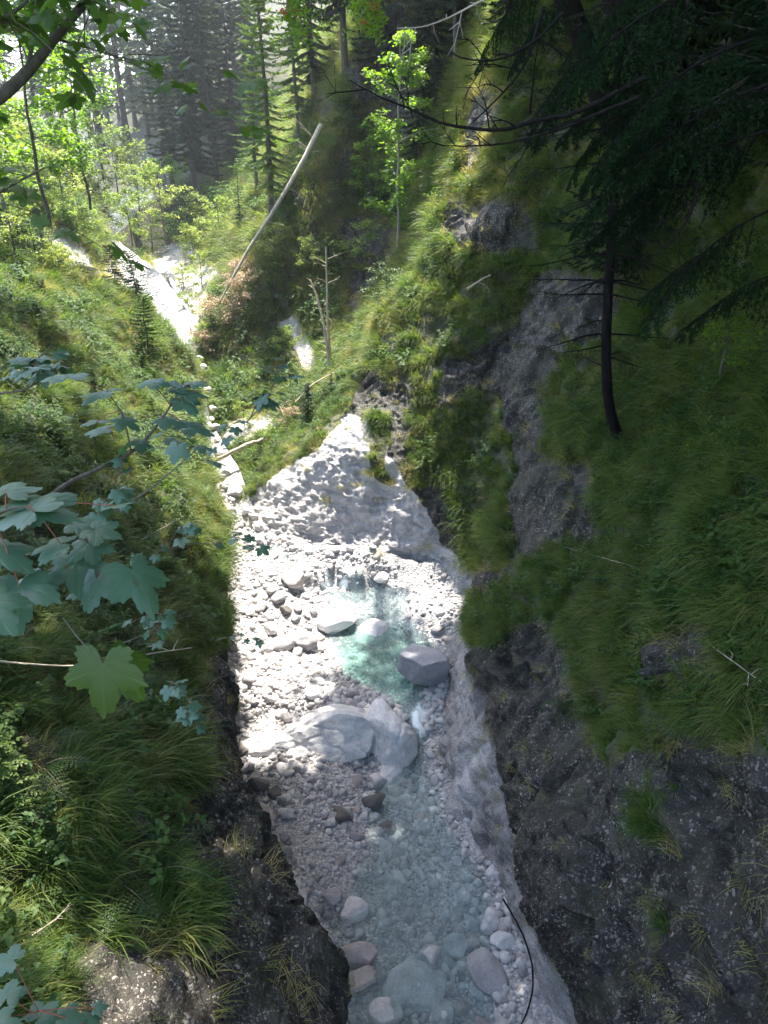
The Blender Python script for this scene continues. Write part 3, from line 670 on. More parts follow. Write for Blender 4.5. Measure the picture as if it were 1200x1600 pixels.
# loose cobbles: 250 single stones in groups that look alike, then gravel
PROT = {}
for ck, mt in (('pale', M_PALE), ('grey', M_GREY), ('tan', M_TAN), ('dark', M_DARK)):
    for k in range(5):
        PROT[ck, k] = stone_mesh('river_cobble', 3, 100 + k + 10 * len(ck), (1, rng.uniform(.7, .95), rng.uniform(.5, .75)), rng.integers(5, 10), .13, mt, .02)
ZONES = [('the shaded gravel bar left of the stream', 70, lambda: (rng.uniform(-2.6, .2), rng.uniform(5.5, 10.8)), lambda x, y: x < np.interp(y, WY, WL) - .05),
         ('the bottom of the shallow stream', 60, lambda: (rng.uniform(-.9, 1.8), rng.uniform(5.0, 10.4)), lambda x, y: np.interp(y, WY, WL) < x < np.interp(y, WY, WR)),
         ('the upper gravel bar between left wall and turquoise pool', 75, lambda: (rng.uniform(-3.5, -1), rng.uniform(11, 14.4)), lambda x, y: x < np.interp(y, WY, WL) - .05),
         ('the sunlit bed above the small fall', 30, lambda: (rng.uniform(-4.5, 0), rng.uniform(14.7, 16.6)), lambda x, y: abs(x + 1.5) > .7),
         ('the shingle at the foot of the right rock', 25, lambda: (rng.uniform(.8, 2.0), rng.uniform(5, 14.4)), lambda x, y: x > np.interp(y, WY, WR) - .1)]
for zn, n, f, ok in ZONES:
    k = 0
    while k < n:
        x, y = f()
        if not ok(x, y): continue
        ck = rng.choice(['pale', 'grey', 'tan', 'dark'], p=[.46, .38, .09, .07])
        s = float(np.clip(rng.lognormal(-2.4, .42), .06, .24)); z = float(bed_z([x], [y])[0])
        link('river_cobble', PROT[ck, int(rng.integers(5))], loc=(x, y, z + s * .2), rot=(rng.uniform(-.4, .4), rng.uniform(-.4, .4), rng.uniform(0, 6.3)), scale=s,
             label='%s cobble lying on %s' % ({'pale': 'pale rounded', 'grey': 'mid grey', 'tan': 'pinkish tan', 'dark': 'dark brown'}[ck], zn), category='cobble', group='%s cobbles on %s' % (ck, zn))
        k += 1
n = 34000
gy = np.concatenate([rng.uniform(4.5, 12, 20000), rng.uniform(10, 17.5, 12000), rng.uniform(17, 36, 2000)])
gl, gr = np.interp(gy, LYs, LXs) - .3, np.interp(gy, FY, FX) + .25
gx = gl + (gr - gl) * rng.random(n)
inw = (gx > np.interp(gy, WY, WL)) & (gx < np.interp(gy, WY, WR))
deep = inw & (gy > 11.4) & (gy < 13.0) & (rng.random(n) < .5)
cl = fbm(np.stack([gx, gy, gx * 0], 1) * 1.4, 2, 201)
keep = ~deep & (rng.random(n) < np.clip(.75 + .9 * cl, .15, 1))
gx, gy = gx[keep], gy[keep]; cl = cl[keep]; n = len(gx)
gs = np.clip(rng.lognormal(-3.6, .62, n) * (1 + .35 * cl), .010, .12)
gz = bed_z(gx, gy) + gs * .15
srcs = [stone_mesh('gravel_stone', 2, 300 + k, (1, rng.uniform(.7, .95), rng.uniform(.5, .75)), 7, .15, M_GRAVEL) for k in range(8)]
scatter('gravel', np.stack([gx, gy, gz], 1), rng.uniform(-.5, .5, (n, 3)) + np.array([0, 0, 1]) * rng.uniform(0, 6.3, (n, 1)), np.repeat(gs[:, None], 3, 1), rng.integers(0, 8, n), srcs,
        label='loose pale gravel covering the stream bed')
#SPLIT2

# ------------------------------------------------------------------ grass and herbs
GREENS = [(0.18, (.028, .065, .014)), (.4, (.065, .125, .024)), (.6, (.115, .175, .036)), (.8, (.19, .21, .065))]
M_GRASS = leaf_material('grass_blades', GREENS, .5, .5, .3, scale=.9)
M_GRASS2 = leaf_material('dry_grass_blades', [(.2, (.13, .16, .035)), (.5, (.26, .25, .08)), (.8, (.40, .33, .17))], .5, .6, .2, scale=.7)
M_HERB = leaf_material('herb_leaves', [(.2, (.02, .055, .014)), (.5, (.045, .10, .022)), (.8, (.10, .16, .035))], .45, .55, .25, scale=.8)

def tuft_mesh(name, seed, n=46, length=.38, width=.012, spread=.10, droop=1.0, mat=None, out=.55):
    """arching blades leaning to +X (downhill)"""
    rs = np.random.default_rng(seed); V = []; F = []
    ns = 5
    for k in range(n):
        az = rs.normal(0, .95); el = R(rs.uniform(35, 85)); ln = length * rs.uniform(.45, 1.1)
        d = np.array([math.cos(az) * math.cos(el) + out * .35, math.sin(az) * math.cos(el), math.sin(el)]); d /= np.linalg.norm(d)
        p = np.array([rs.normal(0, spread * .5), rs.normal(0, spread * .7), -.03]); side = np.cross(d, [0, 0, 1]); side /= np.linalg.norm(side) + 1e-6
        tw = rs.uniform(-.8, .8); side = side * math.cos(tw) + np.cross(d, side) * math.sin(tw)
        b = len(V); g = droop * rs.uniform(.5, 1.3)
        for s in range(ns):
            w = width * rs.uniform(.9, 1.1) * (1 - (s / (ns - 1)) ** 1.5) + .0006
            V += [p - side * w / 2, p + side * w / 2]
            p = p + d * ln / (ns - 1); d = d + np.array([.10 * out, 0, -1]) * g * .34; d /= np.linalg.norm(d)
        F += [(b + 2 * s, b + 2 * s + 1, b + 2 * s + 3, b + 2 * s + 2) for s in range(ns - 1)]
    return mesh(name, V, np.array(F), mats=mat or M_GRASS)

def herb_mesh(name, seed, n=14, h=.22, lw=.035, mat=None):
    """little broad-leaved plant: leaves in pairs along leaning stems"""
    lw *= .55
    rs = np.random.default_rng(seed); V = []; F = []
    for st in range(4):
        az = rs.uniform(0, 6.28); d = np.array([math.cos(az) * .5, math.sin(az) * .5, 1]); p = np.array([rs.normal(0, .03), rs.normal(0, .03), 0.])
        for k in range(n // 2):
            p = p + d * h / (n // 2) * rs.uniform(.7, 1.2); d = d + rs.normal(0, .15, 3); d /= np.linalg.norm(d)
            for sgn in (0, 1):
                a = az + k * 1.3 + sgn * math.pi + rs.normal(0, .4); l = lw * rs.uniform(1.2, 2.2); w = l * rs.uniform(.3, .42)
                u = np.array([math.cos(a), math.sin(a), rs.uniform(-.35, .3)]); s = np.array([-math.sin(a), math.cos(a), 0]); b = len(V)
                up = np.array([0, 0, .12 * l])
                V += [p, p + u * l * .35 + s * w + up, p + u * l * .75 + s * w * .7 + up, p + u * l - up, p + u * l * .75 - s * w * .7 + up, p + u * l * .35 - s * w + up, p + u * l * .5]
                F += [(b, b + 1, b + 6, b + 5), (b + 1, b + 2, b + 3, b + 6), (b + 6, b + 3, b + 4, b + 5)]
    return mesh(name, V, np.array(F), mats=mat or M_HERB)

def mask_at(G, MK):
    m = 1 - MK[:-1, :-1].reshape(-1)
    return m
def grass_on(G, MK, name, srcs, dfun, smin, smax, label, lean=.3, zoff=0, hdry=None):
    m = mask_at(G, MK)
    def dens(a, n, px, py):
        d = np.linalg.norm(a - CAM, axis=1)
        return dfun(a, n, px, py, d, m)
    p, n = sample(G, dens)
    yaw = np.arctan2(n[:, 1], n[:, 0]) + rng.normal(0, .35, len(p)) + 1.1 * fbm(p * 1.3, 2, 305)
    tilt = rng.normal(0, .12, len(p)) + .18
    d = np.linalg.norm(p - CAM, axis=1)
    s = rng.uniform(smin, smax, len(p)) * np.interp(d, [0, 10, 20, 40], [.9, .95, 1.25, 2.2]) * (1 + .45 * fbm(p * .9, 2, 301))
    scatter(name, p - n * .02 + np.array([0, 0, zoff]), np.stack([rng.normal(0, .1, len(p)), tilt, yaw], 1), np.stack([s, s, s * rng.uniform(.8, 1.2, len(p))], 1), rng.integers(0, len(srcs), len(p)), srcs, label=label)
    return len(p)

TUFTS = [tuft_mesh('grass_tuft', 11, 50, .34), tuft_mesh('grass_tuft', 12, 44, .42, droop=1.3), tuft_mesh('grass_tuft', 13, 60, .24, spread=.14, droop=.8), tuft_mesh('grass_tuft', 14, 36, .5, droop=1.5, out=.9)]
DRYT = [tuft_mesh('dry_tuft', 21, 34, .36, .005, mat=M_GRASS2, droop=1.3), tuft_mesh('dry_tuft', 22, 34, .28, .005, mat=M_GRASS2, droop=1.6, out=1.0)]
HERBS = [herb_mesh('herb', 31), herb_mesh('herb', 32, 18, .3, .045), herb_mesh('herb', 33, 12, .16, .03)]
def patch(a, s, seed): return np.clip(.5 + 1.1 * fbm(a * s, 2, seed), 0, 1)
def gd(a, n, px, py, d, m):
    return np.interp(d, [4, 9, 14, 22, 40, 60], [120, 95, 66, 42, 14, 4]) * np.clip(m * 1.5 - .25, 0, 1) * (.12 + 1.25 * sm(patch(a, 2.6, 311), .25, .7))
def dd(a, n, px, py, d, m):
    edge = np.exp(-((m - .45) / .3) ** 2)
    return np.interp(d, [4, 9, 14, 22, 40], [50, 40, 26, 20, 8]) * np.interp(a[:, 1], [16, 23], [1, 4.0]) * (np.clip(m, 0, 1) * patch(a, .8, 321) ** 2 * 1.3 + .5 * edge)  # far factor thickens the pale blades to imitate sunlight on distant slopes
def hd(a, n, px, py, d, m):
    return np.interp(d, [4, 9, 14, 22, 40], [60, 42, 22, 12, 5]) * np.clip(m * 1.6 - .5, 0, 1) * patch(a, .9, 331) ** 2 * 2.0
for G, MK, w_ in ((GR, RKR, 'right'), (GL, RKL, 'left')):
    a1 = grass_on(G, MK, 'grass', TUFTS, gd, .6, 1.1, 'long arching grass covering the %s slope' % w_)
    a2 = grass_on(G, MK, 'dry_grass', DRYT, dd, .6, 1.1, 'yellowed grass mixed into the %s slope, thicker far off to look sunlit' % w_)
    a3 = grass_on(G, MK, 'ground_cover', HERBS, hd, .7, 1.5, 'small leafy herbs among the grass of the %s slope' % w_)
    print('scatter', w_, a1, a2, a3)

# ------------------------------------------------------------------ trees
def tube(path, rad, sides=7):
    path = np.asarray(path, float); rad = np.asarray(rad, float); k = len(path)
    tn = np.gradient(path, axis=0); tn /= np.linalg.norm(tn, axis=1, keepdims=True) + 1e-9
    ref = np.array([0, 0, 1.]) if abs(tn[0, 2]) < .9 else np.array([1., 0, 0])
    u = np.cross(tn, ref); u /= np.linalg.norm(u, axis=1, keepdims=True) + 1e-9; v = np.cross(tn, u)
    an = np.arange(sides) / sides * 2 * math.pi
    V = path[:, None] + rad[:, None, None] * (u[:, None] * np.cos(an)[None, :, None] + v[:, None] * np.sin(an)[None, :, None])
    i = np.arange(k * sides).reshape(k, sides); j = np.roll(i, -1, 1)
    return V.reshape(-1, 3), np.stack([i[:-1], j[:-1], j[1:], i[1:]], -1).reshape(-1, 4)

class MB:
    def __init__(s): s.v = []; s.f = []; s.n = 0
    def add(s, V, F): s.v.append(np.asarray(V, float)); s.f.append(np.asarray(F) + s.n); s.n += len(V)
    def tube(s, path, rad, sides=7): s.add(*tube(path, rad, sides))
    def mesh(s, name, mat, attrs=None, smooth=True): return mesh(name, np.concatenate(s.v), s.f, attrs, mats=mat, smooth=smooth)

def unit(v): return v / (np.linalg.norm(v) + 1e-9)
M_BARK = bark_material('grey_brown_bark', (.05, .04, .032), (.17, .15, .125))
M_BARKL = bark_material('pale_bark', (.22, .19, .15), (.45, .41, .35))
M_BARKD = bark_material('dark_bark', (.008, .007, .006), (.022, .019, .016))
M_DEAD = bark_material('dead_wood', (.30, .25, .18), (.62, .54, .42), 4)
M_SPRUCE = leaf_material('spruce_needles', [(.25, (.012, .030, .012)), (.55, (.028, .058, .020)), (.85, (.055, .09, .028))], .22, .5, .3, (1.4, 1.5, .8), scale=.5)
M_SPRUCE_L = leaf_material('bright_spruce_needles', [(.25, (.06, .11, .024)), (.55, (.11, .18, .040)), (.85, (.19, .25, .07))], .4, .5, .3, scale=.5)
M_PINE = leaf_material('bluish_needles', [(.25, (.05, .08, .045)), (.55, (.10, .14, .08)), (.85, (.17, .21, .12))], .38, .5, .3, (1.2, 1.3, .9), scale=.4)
M_LEAF = leaf_material('maple_foliage', [(.2, (.06, .13, .015)), (.5, (.11, .21, .025)), (.8, (.19, .28, .045))], .55, .45, .4, (1.7, 1.75, .5), scale=.7)
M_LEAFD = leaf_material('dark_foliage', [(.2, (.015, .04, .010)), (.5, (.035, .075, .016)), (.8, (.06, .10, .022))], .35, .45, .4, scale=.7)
M_BUSH = leaf_material('pale_bush_leaves', [(.2, (.11, .18, .035)), (.5, (.19, .27, .055)), (.8, (.30, .35, .10))], .5, .5, .3, (1.5, 1.5, .6), scale=.7)
M_BROWN = leaf_material('brown_twigs', [(.2, (.20, .15, .085)), (.5, (.34, .26, .16)), (.8, (.5, .41, .28))], .25, .7, .1, (1.2, 1, .8), scale=.7)

def spruce(name, seed, h=12, rmax=2.3, base=.12, mat=None, dens=1.0, droop=.5, twl=.5, tww=.05, lev=.34, nb=5):
    """returns trunk mesh, crown mesh"""
    rs = np.random.default_rng(seed)
    k = 12; zz = np.linspace(-.5, h, k); path = np.stack([.06 * np.cumsum(rs.normal(0, .5, k)), .06 * np.cumsum(rs.normal(0, .5, k)), zz], 1); path[0, :2] = path[1, :2] = 0
    rad = np.interp(zz, [-.5, 0, .6, h], [h * .017, h * .0135, h * .011, .008])
    T = MB(); T.tube(path, rad, 9); C = MB(); LV = []; LF = []
    def twig(p, d, l, w):
        """needled shoot: two thin blades crossed, ragged outline"""
        side = unit(np.cross(d, [0, 0, 1])); up = np.cross(side, d); b = len(LV) * 1
        for s_, ww in ((side, w), (unit(side * .3 + up), w * .7)):
            b = len(LV)
            LV.extend([p - s_ * ww * .3, p + s_ * ww * .3, p + d * l * .45 + s_ * ww, p + d * l * .45 - s_ * ww, p + d * l + np.array([0, 0, -.12 * l])])
            LV.append(p + d * l * .8 + s_ * ww * .55); LV.append(p + d * l * .8 - s_ * ww * .55)
            LF.extend([(b, b + 1, b + 2, b + 3), (b + 3, b + 2, b + 5, b + 6)]); LF.append((b + 6, b + 5, b + 4, b + 4))
    z = h * base
    while z < h * .985:
        f = (z - h * base) / (h * (1 - base)); L_ = rmax * (1 - f) ** .85 * rs.uniform(.75, 1.1) + .12
        if f < .12: L_ *= .55 + 3.5 * f
        for b in range(nb):
            if rs.random() > dens: continue
            az = rs.uniform(0, 6.28); ll = L_ * rs.uniform(.7, 1.12)
            p0 = np.array([np.interp(z, zz, path[:, 0]), np.interp(z, zz, path[:, 1]), z]); o = np.array([math.cos(az), math.sin(az), 0])
            el = .35 * f - .15 - droop * .25 * (1 - f); n = 7; P_ = []
            for s in range(n):
                t = s / (n - 1); P_.append(p0 + o * ll * t + np.array([0, 0, ll * (el * t - droop * .55 * t * (1 - f * .6) + droop * .45 * t ** 3)]))
            P_ = np.array(P_); T.tube(P_, np.linspace(max(.006, .012 * ll), .003, n), 4)
            nt = max(4, int(ll / .105))
            for q in range(nt):
                t = (q + .8) / nt; x = t * (n - 1); i = min(int(x), n - 2); p = P_[i] + (P_[i + 1] - P_[i]) * (x - i); dr = unit(P_[i + 1] - P_[i]); sd = np.array([-o[1], o[0], 0])
                for sg in (-1, 1):
                    l = twl * (1 - .55 * t) * rs.uniform(.6, 1.15) * min(1, ll / 1.2 + .3)
                    d = unit(dr * .75 + sd * sg * rs.uniform(.6, 1.1) + np.array([0, 0, -droop * rs.uniform(.1, .8)])); twig(p, d, l, tww * rs.uniform(.7, 1.3))
            twig(P_[-1], dr, twl * .5, tww)
        z += lev * rs.uniform(.75, 1.2) * (1 - .35 * f)
    F = np.array(LF); quads = F[F[:, 2] != F[:, 3]]; tris = F[F[:, 2] == F[:, 3]][:, :3]
    return T.mesh(name + '_trunk', M_BARK), mesh(name + '_crown', LV, [quads, tris], mats=mat or M_SPRUCE, smooth=False)

def leaf_quads(LV, LF, p, u, nrm, l, w):
    s = unit(np.cross(nrm, u)); b = len(LV); m = p + u * l * .5
    LV.extend([p, m + s * w + nrm * .15 * l, p + u * l, m - s * w + nrm * .15 * l, m - nrm * .02 * l]); LF.extend([(b, b + 4, b + 2, b + 1), (b, b + 3, b + 2, b + 4)])

def broadleaf(name, seed, h=5, spread=1.6, trunk_r=.05, leaf=.09, nleaf=2600, mat=None, base=.25, bark=None, lean=(0, 0), layered=.0, limbs=14, flat=.5):
    rs = np.random.default_rng(seed); T = MB(); LV = []; LF = []
    k = 14; zz = np.linspace(-.3, h, k); wx = np.cumsum(rs.normal(0, .035 * h / 5, k)); wy = np.cumsum(rs.normal(0, .035 * h / 5, k)); wx -= wx[1]; wy -= wy[1]
    t = np.clip(zz / h, 0, 1); path = np.stack([wx + lean[0] * t ** 1.3, wy + lean[1] * t ** 1.3, zz], 1)
    T.tube(path, trunk_r * (1 - .85 * t) + .004, 8); ends = []
    for q in range(limbs):
        f = base + (1 - base) * (q + rs.uniform(0, .8)) / limbs; f = min(f, .98); p = np.array([np.interp(f, t, path[:, i]) for i in range(3)])
        az = q * 2.4 + rs.normal(0, .5); ll = spread * math.sin(math.pi * (.18 + .78 * (f - base) / (1 - base))) ** .7 * rs.uniform(.65, 1.15)
        d = unit(np.array([math.cos(az), math.sin(az), rs.uniform(.15, .7)])); P_ = [p]
        for s in range(6):
            p = p + d * ll / 6; P_.append(p); d = unit(d + rs.normal(0, .16, 3) + np.array([0, 0, -.05]))
        T.tube(P_, np.linspace(max(.35 * trunk_r * (1 - f * .6), .006), .003, 7), 5)
        for s in range(2, 7):
            for _ in range(2):
                d2 = unit(d + rs.normal(0, .8, 3) * np.array([1, 1, flat])); l2 = ll * rs.uniform(.12, .34); e = P_[s] + d2 * l2
                T.tube([P_[s], (P_[s] + e) / 2 + rs.normal(0, .02, 3), e], [.005, .004, .002], 3); ends.append((P_[s], e))
    for _ in range(nleaf):
        a, b = ends[rs.integers(len(ends))]; c = a + (b - a) * rs.uniform(.25, 1.1) + rs.normal(0, leaf * .9, 3) * np.array([1, 1, .6])
        az = rs.uniform(0, 6.28); u = unit(np.array([math.cos(az), math.sin(az), rs.uniform(-.9, .1)])); nn = unit(rs.normal(0, .35, 3) + np.array([0, 0, 1])); nn = unit(nn - u * (nn @ u))
        l = leaf * rs.uniform(.6, 1.25); leaf_quads(LV, LF, c, u, nn, l, l * .42)
    return T.mesh(name + '_trunk', bark or M_BARK), mesh(name + '_crown', LV, np.array(LF), mats=mat or M_LEAF, smooth=False)

def tree(name, parts, loc, label, cat='tree', scale=1.0, rot=0, group=None, tilt=(0, 0), names=('trunk', 'crown')):
    e = bpy.data.objects.new(name, None); col.objects.link(e); e.empty_display_size = .2
    e.location = loc; e.rotation_euler = (tilt[0], tilt[1], rot); e.scale = (scale,) * 3 if not hasattr(scale, '__len__') else scale
    e['label'] = label; e['category'] = cat
    if group: e['group'] = group
    for nme, me in zip(names, parts): link(nme, me, e)
    return e

ALLP = np.concatenate([GR.reshape(-1, 3), GL.reshape(-1, 3)])
def ground_z(x, y):
    d = (ALLP[:, 0] - x) ** 2 + (ALLP[:, 1] - y) ** 2; i = np.argpartition(d, 6)[:6]; return float(ALLP[i, 2].mean())
def on_slope(px, py, near=3.0):
    """where the sight line through a photo pixel first meets a slope"""
    ax, ay = project(ALLP); d = np.hypot(ax - px, ay - py); m = (d < 9) & (ALLP[:, 1] > near)
    if not m.any(): m = d < 30
    c = ALLP[m]; dist = np.linalg.norm(c - CAM, axis=1); i = np.argmin(dist); near_ = dist < dist[i] + .6
    return c[near_].mean(0)
# ------------------------------------------------------------------ land beyond the gorge
gx_ = np.concatenate([np.linspace(-1600, -140, 12), np.linspace(-120, 80, 110), np.linspace(100, 1600, 12)]); gy_ = np.concatenate([np.linspace(34, 130, 90), np.linspace(150, 3000, 20)])
XX, YY = np.meshgrid(gx_, gy_, indexing='ij')
valley = np.interp(YY, [34, 40, 52, 75, 100], [-10.6, -14.5, -20, -31, -40])
base = np.interp(YY, [34, 40, 52, 75, 100, 130, 3000], [2, 4.2, 6.8, 9.6, 11.5, 12.5, 16])
side = np.abs(XX - valley); rise = np.where(XX > valley, np.minimum(side * .55, 22 + 0 * side), np.minimum(side * .32, 9))
rise = rise * np.interp(YY, [34, 100, 200], [1, 1, .6])
fl = np.stack([XX.ravel(), YY.ravel(), 0 * XX.ravel()], 1)
ZZ = base + rise * sm(side, 1, 14) - 1.5 + (1.2 * fbm(fl * .08, 3, 401) + .35 * fbm(fl * .4, 3, 402)).reshape(XX.shape)
inside = (YY < 52) & (XX > -33) & (XX < 9)
ZZ = np.where(inside, ZZ - 4.0, ZZ)
FAR = np.stack([XX, YY, ZZ], -1)
nf_ = len(FAR.reshape(-1, 3))
link('ground', mesh('ground', FAR.reshape(-1, 3), grid_faces(*FAR.shape[:2]), {'green': np.ones(nf_), 'pale': np.zeros(nf_), 'dark': np.zeros(nf_)}, mats=M_ROCK), kind='structure')
ALLP = np.concatenate([ALLP, FAR.reshape(-1, 3)])
def fz(x, y):
    d = (FAR[:, :, 0] - x) ** 2 + (FAR[:, :, 1] - y) ** 2; return FAR.reshape(-1, 3)[int(np.argmin(d)), 2]

# ------------------------------------------------------------------ spruces
S_DARK = [spruce('spruce', 501, 14, 2.3, .10), spruce('spruce', 502, 16, 2.6, .22, dens=.85, droop=.7), spruce('spruce', 503, 12, 1.9, .06)]
S_LIGHT = [spruce('spruce', 511, 12, 1.5, .12, M_SPRUCE_L, .85, twl=.42), spruce('spruce', 512, 9, 1.25, .2, M_SPRUCE_L, .8, twl=.36)]
S_PINE = [spruce('spruce', 521, 15, 2.3, .16, M_PINE, .62, droop=.75, lev=.42, tww=.045), spruce('spruce', 522, 17, 2.5, .26, M_PINE, .6, droop=.8, lev=.42, tww=.045), spruce('spruce', 523, 14, 2.0, .10, M_PINE, .65, droop=.7, lev=.42, tww=.045)]
BEDP = np.stack([pw[:, 0], pw[:, 1], bed_z(pw[:, 0], pw[:, 1])], 1)[::3]
ALLP = np.concatenate([ALLP, BEDP]); AX, AY = project(ALLP)
def snap(px, py, Y):
    """ground point under a sight line, the one nearest to distance Y"""
    c = ALLP[(np.hypot(AX - px, AY - py) < 9) & (ALLP[:, 1] > 3)]
    if not len(c): return np.array(P(px, py, Y))
    q = c[np.argmin(np.abs(c[:, 1] - Y))]
    return q if abs(q[1] - Y) < .35 * Y else np.array(P(px, py, Y))
def put(name, protos, k, px, py, Y, label, cat, scale, group=None, loc=None):
    if loc is None:
        loc = snap(px, py, Y)
        if name == 'spruce' and loc[1] > Y: scale = scale * 1.0
    z = loc[2] - .03
    return tree(name, protos[k], (loc[0], loc[1], z), label, cat, scale, rng.uniform(0, 6.3), group, (rng.normal(0, .02), rng.normal(0, .02)))
k = 0
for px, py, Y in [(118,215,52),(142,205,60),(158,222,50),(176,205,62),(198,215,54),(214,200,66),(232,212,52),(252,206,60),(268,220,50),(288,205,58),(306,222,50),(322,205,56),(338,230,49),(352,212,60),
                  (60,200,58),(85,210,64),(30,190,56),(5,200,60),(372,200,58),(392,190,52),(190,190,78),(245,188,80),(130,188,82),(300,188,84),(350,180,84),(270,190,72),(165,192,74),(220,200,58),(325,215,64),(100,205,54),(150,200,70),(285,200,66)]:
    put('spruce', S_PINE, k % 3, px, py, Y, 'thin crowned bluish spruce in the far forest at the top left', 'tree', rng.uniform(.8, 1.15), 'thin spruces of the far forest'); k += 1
for px, py, Y, kk, sc, lab in [
    (305,300,44,0,.95,'dense dark spruce above the shaded hollow left of the fallen log'), (335,290,42,1,.85,'dark spruce standing close behind the bright green spruce'),
    (365,260,44,2,.9,'dark spruce between the far forest and the leaning log'), (268,275,47,2,.8,'dark spruce over the left end of the shaded hollow'), (385,215,48,1,.9,'tall dark spruce behind the pale stemmed larches'),
    (500,175,39,0,.85,'dark spruce on the shaded slope right of the pale stemmed larches'), (545,150,38,1,.8,'dark drooping spruce above the rock ledge'), (590,120,37,2,.75,'dark spruce at the top centre above the bright maple'),
    (650,260,27,2,.55,'shadowy spruce in the gully right of the bright maple'), (680,200,28,0,.6,'tall shadowy spruce in the gully beside the pale rock streak'), (720,130,27,1,.6,'dark spruce above the pale rock streak'),
    (625,150,33,0,.7,'dark spruce behind the top of the bright maple'), (785,60,20,2,.55,'dark spruce at the upper edge of the right slope'), (690,60,31,0,.8,'dark spruce high on the slope above the gully')]:
    put('spruce', S_DARK, kk, px, py, Y, lab, 'tree', sc)
for px, py, Y, kk, sc, lab in [(418,345,27.5,0,.80,'bright green spruce standing left of the leaning log'), (458,235,32,1,.85,'slim pale green spruce above the top of the leaning log'), (395,300,33,1,.8,'yellow green spruce left of the bright green spruce'), (372,370,30,1,.35,'small bright spruce at the foot of the leaning log')]:
    put('spruce', S_LIGHT, kk, px, py, Y, lab, 'tree', sc)
SAPL = [spruce('spruce_sapling', 531, 2.6, .85, .05, M_SPRUCE, .9, .35, .3, .035, .16, 5), spruce('spruce_sapling', 532, 2.2, .75, .03, M_SPRUCE_L, .95, .3, .26, .03, .14, 6)]
put('spruce_sapling', SAPL, 0, 212, 462, 21.7, 'dark young spruce on the left rim against the white bed', 'young tree', .55)
put('spruce_sapling', SAPL, 1, 235, 560, 17.5, 'bushy green young spruce on the left slope below the dark one', 'young tree', .8)
put('spruce_sapling', SAPL, 0, 175, 440, 21.5, 'small dark spruce beside the pale outcrop on the left rim', 'young tree', .45)
put('spruce_sapling', SAPL, 0, 490, 660, 19.3, 'low dark spruce bush at the edge of the grassy spur', 'young tree', .42)
put('spruce_sapling', SAPL, 1, 400, 715, 18.9, 'small green spruce bush above the sunlit rock foot', 'young tree', .35)
put('spruce_sapling', SAPL, 1, 20, 1240, 4.0, 'soft green spruce sprig at the left edge below the leaves', 'young tree', .30)

# ------------------------------------------------------------------ broadleaved trees and bushes
MAPLE = broadleaf('maple', 601, 6.2, 1.35, .05, .12, 3600, M_LEAF, .12, M_BARKL, (-.35, 0), limbs=22)
MAPLE2 = broadleaf('maple', 602, 4.6, 1.3, .04, .12, 2300, M_LEAF, .15, M_BARK, (.1, 0), limbs=16)
BUSH = [broadleaf('bush', 611, 1.3, .85, .02, .075, 1500, M_BUSH, .05, M_BARK, limbs=14), broadleaf('bush', 612, 1.0, .95, .02, .07, 1400, M_LEAF, .04, M_BARK, limbs=14), broadleaf('bush', 613, 1.7, .8, .025, .07, 1700, M_BUSH, .1, M_BARK, limbs=16), broadleaf('bush', 614, 1.2, .9, .02, .065, 1500, M_LEAFD, .05, M_BARKD, limbs=14)]
put('maple_tree', [MAPLE], 0, 618, 385, 22.5, 'bright green young maple with a thin trunk rising from the gully', 'tree', 1.0)
put('maple_tree', [MAPLE2], 0, 575, 330, 24.5, 'low leafy maple left of the thin trunked maple', 'tree', .65)
put('maple_tree', [MAPLE2], 0, 75, 330, 17, 'sunlit maple with forked dark stems at the upper left', 'tree', .95)
put('maple_tree', [MAPLE], 0, 25, 370, 19, 'tall sunlit maple at the left edge', 'tree', .9)
put('maple_tree', [MAPLE2], 0, 140, 310, 24, 'sunlit maple in front of the far forest', 'tree', .95)
put('maple_tree', [MAPLE2], 0, -40, 330, 14, 'leafy maple reaching in from the left edge', 'tree', .9)
k = 0
for px, py, Y, kk, sc in [(60,290,30,0,1.5),(110,320,28,2,1.4),(150,300,33,0,1.6),(190,290,36,2,1.6),(225,310,36,0,1.5),(255,330,36,2,1.4),(285,350,37,1,1.4),(205,350,33,0,1.3),(170,340,30,2,1.3),(130,360,27,0,1.2),
                          (240,370,36,2,1.2),(100,270,38,0,1.8),(160,250,42,2,1.9),(215,262,44,0,1.8),(260,285,42,1,1.6),(30,300,26,2,1.3),(-5,320,22,0,1.2),(305,390,36,0,1.1),(320,360,38,2,1.2),(60,240,40,1,2.0),(20,250,36,0,1.7),(190,395,31,0,1.0),(115,345,24,1,1.0),
                          (285,440,33,0,.7),(320,430,32,2,.8),(300,470,30,0,.6),(60,400,20.5,3,.9),(20,400,19,2,1.0),(95,430,21,0,.7)]:
    put('bush', BUSH, kk, px, py + 18, Y, 'sunlit leafy bush on the bright hillside at the upper left', 'bush', sc, 'sunlit bushes on the upper left hillside'); k += 1
